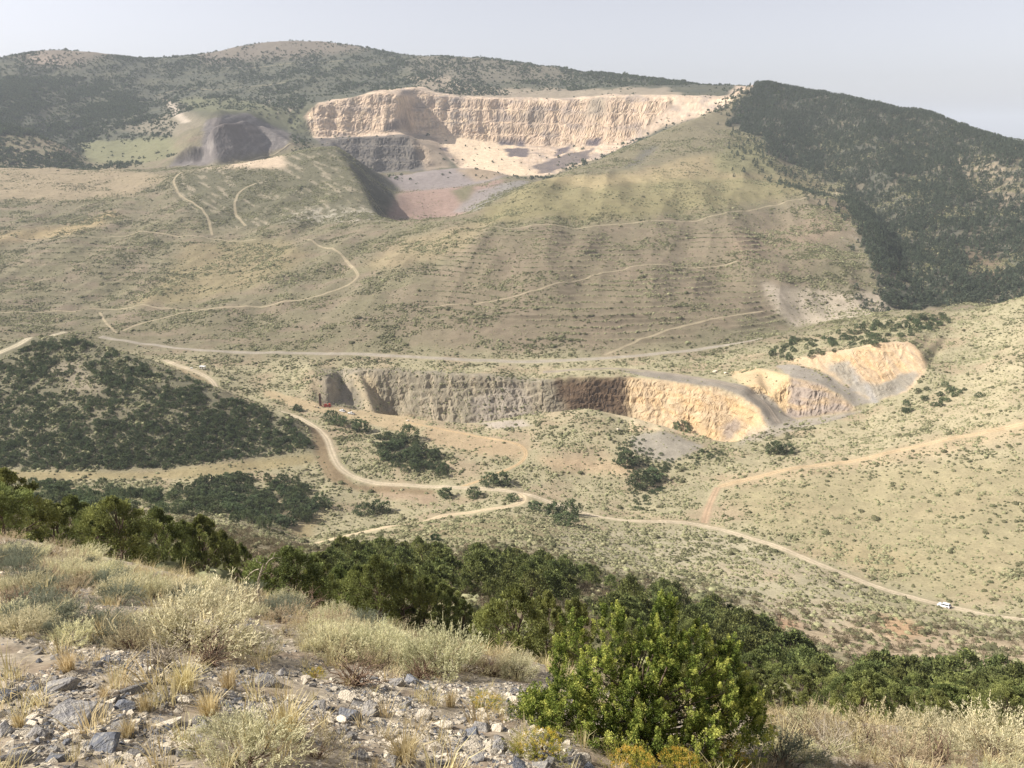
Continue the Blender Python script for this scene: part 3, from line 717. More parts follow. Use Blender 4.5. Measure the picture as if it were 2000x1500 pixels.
M_BRIGHT = leaf_mat('bright_juniper_leaf', 0, .25, 0)
M_SAGE = leaf_mat('sage_leaf', .16, .38, .015)
M_STRAW = leaf_mat('dry_grass', .14, .4, .012)
M_BARK = plain('bark', (.16, .12, .09), .9, 0, .1, .35, 6)
M_DEAD = plain('dead_wood', (.42, .36, .27), .85, 0, .1, .3, 8)
M_TWIG = plain('twig', (.17, .12, .085), .9, 0, .1, .3, 9)

def tag(o, label=None, cat=None, group=None, kind=None):
    if label: o['label'] = label
    if cat: o['category'] = cat
    if group: o['group'] = group
    if kind: o['kind'] = kind
    return o
def link(name, mesh, parent=None, loc=None):
    o = bpy.data.objects.new(name, mesh); COL.objects.link(o)
    if parent is not None: o.parent = parent
    if loc is not None: o.location = loc
    return o
def empty(name, loc, rz=0, sc=1.0):
    o = bpy.data.objects.new(name, None); COL.objects.link(o)
    o.location = loc; o.rotation_euler = (0, 0, rz); o.empty_display_size = .3
    o.scale = (sc, sc, sc) if isinstance(sc, (int, float)) else sc
    return o

# ------------------------------------------------------------------ roads draped on the ground
def at_px(px, Y):
    """map position on the sight column of a photograph pixel, Y metres north"""
    u = (px - 1000) / F / CP
    for _ in range(4):
        z = float(ground(u * Y, Y))
        u = (px - 1000) / F / (CP - math.tan(math.atan(-z / Y) - PITCH) * SP)
    return Vector((u * Y, Y, float(ground(u * Y, Y))))
ROADPTS = []
def road(name, pts, w, col, label=None, lift=.10, step=3.0, ymin=0, wob=.12):
    P = [look(a, b, ymin) for a, b in pts]
    P = [p for p in P if p is not None]
    # even resampling of a smoothed line
    def resample(P, st):
        d = [0]
        for a, b in zip(P, P[1:]):
            d.append(d[-1] + (b.xy - a.xy).length)
        n = max(3, int(d[-1] / st)); s = np.linspace(0, d[-1], n)
        return np.interp(s, d, [p.x for p in P]), np.interp(s, d, [p.y for p in P])
    x, y = resample(P, step)
    for _ in range(14):
        x[1:-1] = x[1:-1] * .5 + (x[:-2] + x[2:]) * .25; y[1:-1] = y[1:-1] * .5 + (y[:-2] + y[2:]) * .25
    tx = np.gradient(x); ty = np.gradient(y); l = np.hypot(tx, ty) + 1e-9
    nx, ny = ty / l, -tx / l
    ww = w * (1 + wob * fbm(np.arange(len(x)) / 7., np.zeros(len(x)), 2, 301 + len(x) % 50))
    prof = [(-.62, -.5), (-.5, .02), (-.34, 1), (-.17, .75), (0, 1), (.17, .75), (.34, 1), (.5, .02), (.62, -.5)]
    V = []
    for f, h in prof:
        xx = x + nx * ww * f; yy = y + ny * ww * f
        zz = ground(xx, yy) + lift * h
        V.append(np.stack([xx, yy, zz], -1))
    V = np.stack(V, 1); n, k = V.shape[:2]
    # level the crown a little across
    zc = V[:, 2:7, 2].mean(1, keepdims=True)
    V[:, 2:7, 2] = np.maximum(V[:, 2:7, 2], V[:, 2:7, 2] * .6 + zc * .4)
    fs = [(i * k + j, i * k + j + 1, (i + 1) * k + j + 1, (i + 1) * k + j) for i in range(n - 1) for j in range(k - 1)]
    m = bpy.data.meshes.new(name); m.from_pydata(V.reshape(-1, 3).tolist(), [], fs); m.validate()
    for p in m.polygons: p.use_smooth = True
    rut = np.array([.8, .9, .95, 1.12, .84, 1.12, .95, .9, .8])[None, :, None] * (1 + .1 * pnoise(np.arange(n) / 4., np.zeros(n), 5))[:, None, None]
    c = np.clip(np.asarray(col)[None, None, :] * rut, 0, 1)
    a = m.attributes.new('cover', 'FLOAT_COLOR', 'POINT')
    a.data.foreach_set('color', np.concatenate([c, np.ones((n, k, 1))], -1).astype(np.float32).ravel())
    gi_ = np.clip(np.searchsorted(VV, np.log(V[:, :, 1])), 0, NV - 1); gj_ = np.clip(np.searchsorted(UU, V[:, :, 0] / V[:, :, 1]), 0, NU - 1)
    ed = np.array([1, 1, .45, .05, .18, .05, .45, 1, 1])[None, :, None] * (1 + .25 * pnoise(np.arange(n) / 2., np.zeros(n), 9))[:, None, None]
    c = c + (CC[gi_, gj_] - c) * np.clip(ed, 0, 1)
    a.data.foreach_set('color', np.concatenate([c, np.ones((n, k, 1))], -1).astype(np.float32).ravel())
    m.materials.append(me.materials[0])
    if V[0, -1, 0] < V[0, 0, 0]: pass
    o = link(name, m); o['kind'] = 'structure'
    ROADPTS.append(np.stack([x, y, np.full(len(x), w * .62)], -1))
    return o
road('road', [(322, 703), (340, 712), (365, 719), (390, 728), (415, 743), (440, 765), (540, 800), (590, 818), (622, 838), (640, 858), (648, 885), (655, 905), (672, 923), (700, 938), (760, 947), (830, 950), (900, 952), (960, 956), (1010, 962),
     (1060, 976), (1120, 996), (1200, 1016), (1280, 1019), (1370, 1023), (1410, 1035), (1480, 1055), (1560, 1085), (1640, 1118), (1720, 1150), (1800, 1172), (1843, 1185), (1920, 1200), (2000, 1212), (2200, 1245)], 6.2, lin(204, 188, 160, KC), ymin=212)
road('road', [(560, 1068), (585, 1062), (640, 1055), (700, 1043), (760, 1030), (840, 1013), (900, 1003), (960, 995), (1010, 988), (1030, 978), (1028, 970), (1012, 964)], 7.0, lin(214, 194, 160, KC), ymin=280)
road('road', [(900, 951), (940, 938), (985, 920), (1020, 905), (1032, 890), (1027, 872), (1010, 865), (960, 858), (900, 845), (850, 836), (800, 826)], 3.6, lin(196, 170, 132, KC), ymin=380)
road('road', [(1375, 1022), (1380, 1000), (1390, 975), (1402, 952)], 5.5, lin(184, 158, 130, KC), ymin=300)
road('road', [(1060, 727), (1130, 722), (1200, 719), (1320, 731), (1400, 745), (1450, 759), (1486, 780), (1508, 806), (1520, 826)], 6.5, lin(160, 148, 132, KC), ymin=520)
road('road', [(195, 658), (230, 664), (290, 672), (350, 681), (420, 686), (500, 689), (600, 690), (700, 691), (800, 697), (900, 703), (1000, 707), (1100, 705), (1180, 700), (1250, 695), (1330, 687), (1400, 677), (1450, 669), (1490, 661)], 8.0, lin(172, 162, 146, KC), ymin=640)
road('road', [(-60, 708), (0, 690), (30, 678), (60, 664), (100, 655), (128, 648)], 7.0, lin(200, 188, 160, KC), ymin=480)
TRK = lin(174, 160, 132, KC)
for pts, w, ym in (([(930, 450), (1000, 447), (1100, 443), (1200, 438), (1300, 431), (1400, 421), (1500, 402), (1570, 388), (1638, 371)], 4.5, 900),
                   ([(240, 646), (300, 625), (380, 607), (450, 600), (540, 593), (620, 580), (680, 557), (703, 540), (692, 525), (670, 500), (640, 485), (600, 468)], 5.5, 740),
                   ([(-100, 614), (0, 610), (100, 607), (220, 604), (330, 602), (440, 600)], 5.0, 740),
                   ([(830, 600), (950, 590), (1060, 565), (1150, 540), (1220, 526), (1300, 517), (1440, 510)], 3.4, 740),
                   ([(1180, 694), (1240, 668), (1320, 640), (1400, 622), (1490, 608)], 4.2, 660),
                   ([(195, 610), (210, 635), (228, 650)], 3.5, 720),
                   ([(415, 460), (408, 430), (395, 408), (350, 380), (338, 355), (350, 338), (400, 329), (470, 316), (540, 300), (600, 285)], 5.5, 1100),
                   ([(480, 441), (460, 418), (458, 395), (465, 377), (480, 366), (500, 358)], 6.0, 1150),
                   ([(-80, 463), (0, 461), (130, 462), (250, 460), (400, 463), (500, 468)], 4.5, 1050),
                   ([(2120, 805), (2000, 830), (1900, 848), (1800, 870), (1700, 893), (1600, 908), (1500, 926), (1404, 951)], 7.5, 380),
                   ([(300, 188), (360, 172), (420, 176), (500, 168), (560, 160)], 7.0, 2000),
                   ([(405, 133), (500, 132), (600, 122), (700, 118)], 5.0, 2300)):
    road('track', pts, w * .82, TRK if w < 7.2 else lin(198, 174, 138, KC), ymin=ym, lift=.08 if w < 5 else .12)
ROADPTS = np.concatenate(ROADPTS)
def road_clear(x, y, extra=.8):
    ok = np.ones(len(x), bool)
    for k in range(0, len(ROADPTS), 200):
        r = ROADPTS[k:k + 200]
        d = np.hypot(x[:, None] - r[None, :, 0], y[:, None] - r[None, :, 1])
        ok &= (d > r[None, :, 2] + extra).all(1)
    return ok

# ------------------------------------------------------------------ plant and stone prototypes
def mesh_from(name, V, Fq, mat, tone=None, smooth=False):
    m = bpy.data.meshes.new(name)
    V = np.asarray(V, np.float32).reshape(-1, 3)
    m.vertices.add(len(V)); m.vertices.foreach_set('co', V.ravel())
    Fq = np.asarray(Fq, np.int32); k = Fq.shape[1]
    m.loops.add(Fq.size); m.loops.foreach_set('vertex_index', Fq.ravel())
    m.polygons.add(len(Fq)); m.polygons.foreach_set('loop_start', np.arange(0, Fq.size, k, dtype=np.int32))
    if smooth:
        m.polygons.foreach_set('use_smooth', np.ones(len(Fq), bool))
    m.update(calc_edges=True)
    if tone is not None:
        a = m.attributes.new('tone', 'FLOAT_COLOR', 'POINT')
        a.data.foreach_set('color', np.concatenate([np.asarray(tone, np.float32), np.ones((len(V), 1), np.float32)], -1).ravel())
    m.materials.append(mat)
    return m
def unit(v):
    return v / (np.linalg.norm(v, axis=-1, keepdims=True) + 1e-9)
def leaves(C, D, L, W, col, rg, bend=.0):
    """diamond leaves: centre, direction, length, width; returns verts, faces, tones"""
    n = len(C)
    D = unit(D); r = unit(rg.normal(size=(n, 3))); S = unit(np.cross(D, r)); Nn = np.cross(S, D)
    L = np.broadcast_to(L, (n,))[:, None]; W = np.broadcast_to(W, (n,))[:, None]
    V = np.stack([C - D * L * .5, C + S * W * .5 + Nn * L * bend, C + D * L * .5, C - S * W * .5 + Nn * L * bend], 1).reshape(-1, 3)
    Fq = np.arange(4 * n).reshape(-1, 4)
    return V, Fq, np.repeat(col, 4, axis=0)
def tube(pts, rad, k=5):
    pts = [Vector(p) for p in pts]; V = []; Fq = []
    for i, p in enumerate(pts):
        d = (pts[min(i + 1, len(pts) - 1)] - pts[max(i - 1, 0)])
        if d.length < 1e-6: d = Vector((0, 0, 1))
        d.normalize(); a = d.orthogonal().normalized(); b = d.cross(a)
        for q in range(k):
            an = 2 * math.pi * q / k
            V.append(tuple(p + (a * math.cos(an) + b * math.sin(an)) * rad[i]))
    for i in range(len(pts) - 1):
        for q in range(k):
            Fq.append((i * k + q, i * k + (q + 1) % k, (i + 1) * k + (q + 1) % k, (i + 1) * k + q))
    return V, Fq
def join(parts):
    V = []; Fq = []; T = []; o = 0
    for p in parts:
        V.append(np.asarray(p[0], float).reshape(-1, 3)); Fq.append(np.asarray(p[1], int) + o); o += len(V[-1])
        if len(p) > 2: T.append(p[2])
    return np.concatenate(V), np.concatenate(Fq), (np.concatenate(T) if T else None)

def crown_mesh(name, seed, h, w, ncl, nlf, llen, lwid, c_lo, c_hi, shape='juniper', mat=None, base=.06, up=.6, clr=.16):
    rg = np.random.default_rng(seed)
    # cluster centres inside an uneven envelope
    lob = rg.uniform(0, 2 * math.pi, 5); la = rg.uniform(.06, .2, 5)
    z = rg.uniform(0, 1, ncl * 3)
    an = rg.uniform(0, 2 * math.pi, ncl * 3)
    if shape == 'juniper':
        prof = np.where(z < .3, .62 + .38 * np.sin(z / .3 * math.pi / 2), np.maximum(1 - ((z - .3) / .72) ** 1.7, .05))
    elif shape == 'conifer':
        prof = np.clip(1.02 - z, .06, 1) ** .75 * np.clip(.45 + z * 4, 0, 1)
    else:
        prof = np.sqrt(np.clip(1 - ((z - .42) / .6) ** 2, .03, 1))
    prof = prof * (1 + sum(la[k] * np.cos((k + 1) * an + lob[k] + z * 5 * (k % 2)) for k in range(5)) * .9)
    rr = rg.uniform(.35, 1, ncl * 3) ** .5
    keep = rg.uniform(size=ncl * 3) < .36
    z, an, prof, rr = z[keep][:ncl], an[keep][:ncl], prof[keep][:ncl], rr[keep][:ncl]
    n = len(z)
    P = np.stack([np.cos(an) * prof * rr * w / 2, np.sin(an) * prof * rr * w / 2, h * (base + z * (1 - base))], -1)
    R0 = clr * w * rg.uniform(.6, 1.3, n) * (1 - .45 * z)
    tone = rg.uniform(0, 1, n)
    per = max(2, nlf // n)
    idx = np.repeat(np.arange(n), per)
    d = unit(rg.normal(size=(len(idx), 3))) * (rg.uniform(.15, 1, len(idx)) ** .6)[:, None]
    d[:, 2] *= 1.25
    C = P[idx] + d * R0[idx][:, None]
    C[:, 2] = np.maximum(C[:, 2], .02 * h)
    out = P[idx] - np.array([0, 0, h * .35]); out = unit(out)
    D = unit(d * .8 + out * .5 + np.array([0, 0, up]) + rg.normal(size=d.shape) * .45)
    t = np.clip(tone[idx] * .7 + rg.uniform(0, .4, len(idx)), 0, 1)[:, None]
    col = np.asarray(c_lo)[None] * (1 - t) + np.asarray(c_hi)[None] * t
    V, Fq, T = leaves(C, D, llen * rg.uniform(.6, 1.4, len(idx)), lwid * rg.uniform(.7, 1.3, len(idx)), col, rg)
    return mesh_from(name, V, Fq, mat or M_LEAF, T), P
def trunk_mesh(name, P, h, r, seed, stems=2, limbs=14, mat=None):
    rg = np.random.default_rng(seed); parts = []
    tips = []
    for s in range(stems):
        x, y = rg.normal(size=2) * r * 1.2; pts = [(x * .3, y * .3, -.25)]; rad = [r * 1.25]
        lean = rg.normal(size=2) * .10
        for k in range(1, 6):
            f = k / 5; pts.append((x * .4 + lean[0] * h * f + rg.normal() * r * .5, y * .4 + lean[1] * h * f + rg.normal() * r * .5, h * .8 * f)); rad.append(r * (1.05 - f * .9))
        parts.append(tube(pts, rad, 6)); tips += pts[1:]
    tp = np.array(tips)
    for i in rg.permutation(len(P))[:limbs]:
        q = P[i]; c = tp[np.argmin(np.abs(tp[:, 2] - q[2] * .6) + np.hypot(*(tp[:, :2] - q[:2]).T) * .2)]
        mid = c * .45 + q * .55 + np.array([0, 0, -.05 * h]) * rg.uniform(-.5, 1)
        parts.append(tube([c, mid, q], [r * .35, r * .22, r * .06], 4))
    V, Fq, _ = join(parts)
    return mesh_from(name, V, Fq, mat or M_BARK, None, True)
JL, JH = lin(64, 74, 46), lin(154, 160, 96)
def tree_proto(kind, seed, h, w, ncl, nlf, ll, lw, c_lo, c_hi, shape, r=.09, stems=2, limbs=14, clr=.16, up=.6, base=.06):
    cm, P = crown_mesh(kind + '_crown', seed, h, w, ncl, nlf, ll, lw, c_lo, c_hi, shape, clr=clr, up=up, base=base)
    return cm, trunk_mesh(kind + '_trunk', P, h, r, seed + 1, stems, limbs), h, w
JUN_HI = [tree_proto('juniper', 500 + i, 4.0, [3.6, 3.2, 4.2, 3.0][i], [95, 88, 105, 80][i], 17000, .115, .060, JL * .85, JH * 1.08, 'juniper', clr=.10, up=.5, limbs=34) for i in range(4)]
JUN_MID = [tree_proto('juniper', 520 + i, 4.0, [3.8, 3.4, 4.2, 3.2][i], 60, 2600, .25, .15, JL * .95, JH * .9, 'juniper', limbs=6, clr=.17, up=.4) for i in range(4)]
OL, OH = lin(62, 74, 54), lin(122, 134, 94)
OAK = [tree_proto('oak', 540 + i, 3.6, [4.0, 4.6, 3.6, 5.2][i], 55, 1500, .34, .24, OL, OH, 'oak', limbs=5, clr=.17, up=.3, base=.02) for i in range(4)]
CL_, CH_ = lin(62, 72, 60), lin(118, 128, 104)
CON = [tree_proto('conifer', 560 + i, 7.0, [4.6, 4.0, 5.2][i], 30, 420, .85, .5, CL_, CH_, 'juniper', limbs=3, clr=.2, up=.5, base=.03) for i in range(3)]
BRUSH = [tree_proto('brush', 580 + i, 2.0, [2.6, 3.2][i], 40, 900, .2, .1, lin(92, 82, 64), lin(150, 138, 112), 'oak', limbs=8, clr=.2, up=.8, base=.02, r=.03, stems=3) for i in range(2)]
def single(name, cmesh):
    o = bpy.data.objects.new(name, cmesh); return o
def blob_mesh(name, seed, h, w, n, ll, lw, lo, hi, mat=None, shape='oak', up=.5):
    m, P = crown_mesh(name, seed, h, w, max(6, n // 14), n, ll, lw, lo, hi, shape, mat, .0, up, .24)
    return m
SG_LO, SG_HI = lin(138, 136, 102), lin(198, 194, 152)
def mound_mesh(name, seed, h, w, lo, hi, nleaf=26, mat=None):
    """low rounded bush: lumpy dome with a ragged skin of leaf tufts"""
    rg = np.random.default_rng(seed)
    bm = bmesh.new(); bmesh.ops.create_icosphere(bm, subdivisions=2, radius=1)
    bmesh.ops.delete(bm, geom=[v for v in bm.verts if v.co.z < -.35], context='VERTS')
    P = np.array([v.co[:] for v in bm.verts]); Fq = [[v.index for v in f.verts] for f in bm.faces]; bm.free()
    P = P * (1 + .42 * fbm(P[:, 0] * 1.6 + seed, P[:, 1] * 1.3 + P[:, 2], 3, seed % 80)[:, None] + rg.normal(size=(len(P), 1)) * .07)
    V = P * [w / 2, w / 2, h * .9]; V[:, 2] += .05
    t = np.clip(rg.uniform(0, .7, len(V)) + .3 * P[:, 2], 0, 1)[:, None]
    Fq = [f + [f[2]] for f in Fq]
    tri = np.array([f[:3] for f in Fq]); q4 = np.concatenate([tri, tri[:, 2:3]], 1)
    k = rg.integers(0, len(V), nleaf); up = P[k][:, 2] > 0
    C = V[k] * 1.04; D = unit(P[k] + rg.normal(size=(nleaf, 3)) * .6 + [0, 0, .5])
    tl = rg.uniform(.2, 1, nleaf)[:, None]
    LV, LF, LT = leaves(C, D, .30 * w, .13 * w, lo * (1 - tl) + hi * tl, rg)
    o = len(V)
    LT3 = np.concatenate([LF[:, [0, 1, 2]], LF[:, [0, 2, 3]]]) + o
    return mesh_from(name, np.concatenate([V, LV]), np.concatenate([tri, LT3]), mat or M_SAGE, np.concatenate([lo * (1 - t) + hi * t, LT]))
SAGE_FAR = [mound_mesh('sage_clump', 600 + i, [.62, .72, .55][i], [1.1, 1.45, 1.0][i], SG_LO, SG_HI) for i in range(3)]
SCRUB_FAR = [blob_mesh('scrub_clump', 610 + i, 2.4, [3.4, 4.2, 3.0][i], 110, 1.0, .7, OL * .95, OH * .9, up=.4) for i in range(3)]
DARK_SAGE = [mound_mesh('dark_brush', 620 + i, .7, [1.4, 1.9][i], lin(92, 92, 68), lin(140, 138, 102)) for i in range(2)]

# ------------------------------------------------------------------ scattering of growth nobody could count
def scatter(name, P, protos, rot, scl, var, label, cat):
    m = bpy.data.meshes.new(name)
    m.vertices.add(len(P)); m.vertices.foreach_set('co', np.asarray(P, np.float32).ravel())
    for an, typ, dat, key in (('rot', 'FLOAT_VECTOR', rot, 'vector'), ('scl', 'FLOAT_VECTOR', scl, 'vector'), ('var', 'INT', var, 'value')):
        a = m.attributes.new(an, typ, 'POINT'); a.data.foreach_set(key, np.ascontiguousarray(dat, np.int32 if typ == 'INT' else np.float32).ravel())
    coll = bpy.data.collections.new(name + '_kinds')
    for k, pm in enumerate(protos):
        coll.objects.link(bpy.data.objects.new('%s_kind_%02d' % (name, k), pm))
    ng = bpy.data.node_groups.new(name, 'GeometryNodeTree')
    ng.interface.new_socket('Geometry', in_out='INPUT', socket_type='NodeSocketGeometry')
    ng.interface.new_socket('Geometry', in_out='OUTPUT', socket_type='NodeSocketGeometry')
    gi = ng.nodes.new('NodeGroupInput'); go = ng.nodes.new('NodeGroupOutput')
    ip = ng.nodes.new('GeometryNodeInstanceOnPoints'); ci = ng.nodes.new('GeometryNodeCollectionInfo')
    ci.inputs['Collection'].default_value = coll; ci.inputs['Separate Children'].default_value = True; ci.inputs['Reset Children'].default_value = True
    ip.inputs['Pick Instance'].default_value = True
    def na(nm, typ):
        n = ng.nodes.new('GeometryNodeInputNamedAttribute'); n.data_type = typ; n.inputs['Name'].default_value = nm
        return n.outputs['Attribute']
    ng.links.new(gi.outputs[0], ip.inputs['Points']); ng.links.new(ci.outputs[0], ip.inputs['Instance'])
    ng.links.new(na('var', 'INT'), ip.inputs['Instance Index'])
    e2r = ng.nodes.new('FunctionNodeEulerToRotation'); ng.links.new(na('rot', 'FLOAT_VECTOR'), e2r.inputs[0]); ng.links.new(e2r.outputs[0], ip.inputs['Rotation'])
    ng.links.new(na('scl', 'FLOAT_VECTOR'), ip.inputs['Scale']); ng.links.new(ip.outputs[0], go.inputs[0])
    o = link(name, m); md = o.modifiers.new('scatter', 'NODES'); md.node_group = ng
    return tag(o, label, cat, None, 'stuff')
# sampling of visible ground in proportion to its true area
A0 = np.zeros((NV, NU))
A0[:-1, :-1] = (np.diff(UU)[None, :] * YG[:-1, :-1]) * (np.diff(YG, axis=0)[:, :-1])
FRAME = (PX > -260) & (PX < 2260) & (PY > -50) & (PY < 1700)
NEARVIS = TD >= (RM - .012)
def sample(dens, rg, cap=None):
    """random ground points with `dens` plants per square metre (array on the grid)"""
    lam = A0 * dens * FRAME * NEARVIS
    tot = lam.sum(); n = int(tot if cap is None else min(tot, cap))
    c = np.cumsum(lam.ravel()); pick = np.searchsorted(c, rg.uniform(0, c[-1], n))
    i, j = np.unravel_index(np.clip(pick, 0, c.size - 1), lam.shape)
    i = np.minimum(i, NV - 2); j = np.minimum(j, NU - 2)
    fu = rg.uniform(size=n); fv = rg.uniform(size=n)
    def bl(G):
        return (G[i, j] * (1 - fu) + G[i, j + 1] * fu) * (1 - fv) + (G[i + 1, j] * (1 - fu) + G[i + 1, j + 1] * fu) * fv
    return np.stack([bl(XD), bl(YD), bl(ZG)], -1), i, j
def thin(P, r):
    """drop points that stand closer than r (number or array) to an earlier one"""
    r = np.broadcast_to(r, (len(P),)); cell = r.max(); grid = {}; keep = []
    for k, (x, y, z) in enumerate(P):
        a, b = int(x // cell), int(y // cell); good = True
        for p in (-1, 0, 1):
            for q in (-1, 0, 1):
                for m in grid.get((a + p, b + q), ()):
                    if (P[m, 0] - x) ** 2 + (P[m, 1] - y) ** 2 < max(r[k], r[m]) ** 2 * .7:
                        good = False; break
                if not good: break
            if not good: break
        if good:
            keep.append(k); grid.setdefault((a, b), []).append(k)
    return np.array(keep, int)
def pmask(poly, y0, y1, jit=5.0, bl=2.0):
    M = mask(poly, y0, y1, jit, PX, PY)
    return np.clip(blur(blur(M, bl, 0), bl, 1), 0, 1) if bl else M

# ------------------------------------------------------------------ density of brush over the hills
rs = np.random.default_rng(77)
slopeR = np.clip(1 - CL * 4, 0, 1)
vn = fbm(XG / 30, YG / 24, 4, 401); vn2 = fbm(XG / 9, YG / 9, 3, 411)
valley = sstep(205, 250, YG) * (1 - sstep(640, 700, YG))
D = valley * (.34 + .48 * sstep(-.25, .35, vn)) * sstep(-.55, .2, vn2)
hills = sstep(640, 700, YG) * (1 - sstep(1560, 1650, YG))
vh = fbm(XG / 85, YG / 55, 3, 405) + .35 * vn
D += hills * 1.0 * (.06 + .94 * sstep(-.12, .3, vh)) * sstep(-.5, .2, vn2)
# brush follows the ploughed lines
D *= 1 - FUR * .85 * (1 - sstep(.0, .8, np.sin(fph)))
D += FUR * hills * .55 * sstep(.55, .95, np.sin(fph))
D *= .45 + 1.1 * sstep(-.3, .32, fbm(XG / 15, YG / 13, 3, 407))
D *= 1 - .9 * BARE
for poly, y0, y1, k in (([(650, 835), (725, 850), (860, 930), (850, 946), (700, 932), (660, 900)], 420, 530, 2.0),
                        ([(1000, 805), (1150, 797), (1400, 850), (1420, 930), (1250, 960), (1240, 900), (1050, 880)], 430, 535, 1.4),
                        ([(1120, 1040), (1380, 1030), (1480, 1070), (1500, 1180), (1300, 1150), (1150, 1090)], 230, 390, 1.7),
                        ([(1420, 960), (1800, 900), (2000, 900), (2000, 1100), (1800, 1050)], 290, 460, .45),
                        ([(1700, 1250), (2000, 1270), (2000, 1345), (1600, 1260), (1500, 1190)], 150, 300, .4),
                        ([(940, 412), (1060, 345), (1530, 342), (1625, 368), (1500, 395), (1200, 432)], 1000, 1450, .35),
                        ([(1060, 348), (1350, 300), (1440, 330), (1540, 346), (1150, 370)], 1150, 1560, .2),
                        ([(0, 318), (200, 324), (330, 345), (250, 385), (-60, 390)], 1300, 1700, .25),
                        ([(1460, 515), (1640, 475), (1730, 500), (1735, 560), (1600, 562), (1480, 542)], 730, 1000, 2.2), ([(1490, 548), (1745, 572), (1748, 604), (1640, 628), (1545, 636)], 730, 900, .5),
                        ([(-100, 640), (150, 655), (300, 705), (560, 815), (620, 880), (430, 902), (-100, 918)], 425, 590, 1.2),
                        ([(750, 378), (960, 360), (890, 420), (750, 432)], 1250, 1620, .05), ([(500, 318), (560, 300), (560, 330), (400, 330)], 1400, 1600, .1)):
    m = pmask(poly, y0, y1, 6, 3)
    D *= 1 + (k - 1) * m
D *= np.maximum(slopeR, .55 * (PX < 1060) * (YG < 700))
D *= 1 - .9 * pmask([(1195, 722), (1320, 728), (1400, 740), (1520, 712), (1552, 708), (1720, 786), (1500, 842), (1400, 760)], 515, 640, 2)
print('sage lambda', (A0 * D * FRAME * NEARVIS).sum())
P, i, j = sample(D, rs, 430000)
ok = road_clear(P[:, 0], P[:, 1], .4)
P, i, j = P[ok], i[ok], j[ok]
n = len(P)
darkp = (sstep(.0, .4, fbm(P[:, 0] / 60, P[:, 1] / 45, 3, 421)) * .45 + .12 + .18 * (P[:, 1] > 650)) > rs.uniform(size=n)
s = rs.lognormal(0, .40, n) * np.where(P[:, 1] > 650, .72, .68)
var = np.where(darkp, 3 + rs.integers(0, 2, n), rs.integers(0, 3, n))
scatter('sagebrush_cover', P - [0, 0, .04], SAGE_FAR + DARK_SAGE, np.stack([np.zeros(n), np.zeros(n), rs.uniform(0, 6.28, n)], -1), np.stack([s * rs.uniform(.8, 1.2, n), s * rs.uniform(.8, 1.2, n), s * rs.uniform(.7, 1.1, n)], -1), var,
        'low grey green sagebrush dotted over the valley floor and terraced hills', 'sagebrush')
# scrub on the mountain behind the quarry and on the knolls
mtn = sstep(1650, 1750, YG) * (YG < 3250)
mn = fbm(XG / 110, YG / 160, 4, 431) + .25 * fbm(XG / 30, YG / 40, 2, 433)
Dm = mtn * .068 * (.16 + .88 * sstep(-.2, .15, mn))
for poly, y0, y1, k in (([(596, 160), (1480, 150), (1474, 178), (1300, 245), (1060, 348), (600, 345)], 1600, 2290, .03), ([(170, 280), (340, 270), (340, 318), (160, 318)], 1600, 2150, .05),
                        ([(380, 105), (480, 75), (700, 75), (720, 95), (500, 120)], 2500, 3300, .25), ([(40, 90), (170, 88), (240, 100), (130, 125)], 2300, 3300, .3), ([(830, 105), (1000, 108), (1150, 130), (1100, 160), (780, 140)], 2300, 3000, .7),
                        ([(310, 186), (420, 250), (400, 275), (240, 255), (330, 222)], 1700, 2600, .4), ([(0, 150), (200, 160), (300, 230), (150, 280), (-150, 240)], 1850, 2700, 5.0), ([(-150, 230), (60, 248), (190, 325), (-150, 328)], 1740, 1960, 3.0), ([(330, 212), (570, 215), (560, 330), (420, 322), (400, 280)], 1500, 2100, .05),
                        ([(330, 183), (520, 205), (600, 262), (380, 215)], 1800, 2500, .35), ([(1100, 120), (1460, 165), (1440, 190), (1300, 172), (1080, 150)], 2000, 2750, 1.6)):
    Dm *= 1 + (k - 1) * pmask(poly, y0, y1, 5, 3)
Dm *= slopeR
P, i, j = sample(Dm, rs, 60000)
n = len(P); s = rs.lognormal(0, .35, n) * 1.25
scatter('mountain_scrub', P - [0, 0, .2], SCRUB_FAR, np.stack([np.zeros(n), np.zeros(n), rs.uniform(0, 6.28, n)], -1), np.stack([s, s, s * rs.uniform(.7, 1.1, n)], -1), rs.integers(0, 3, n),
        'dark green oak scrub covering the ridge above the quarry', 'scrub')



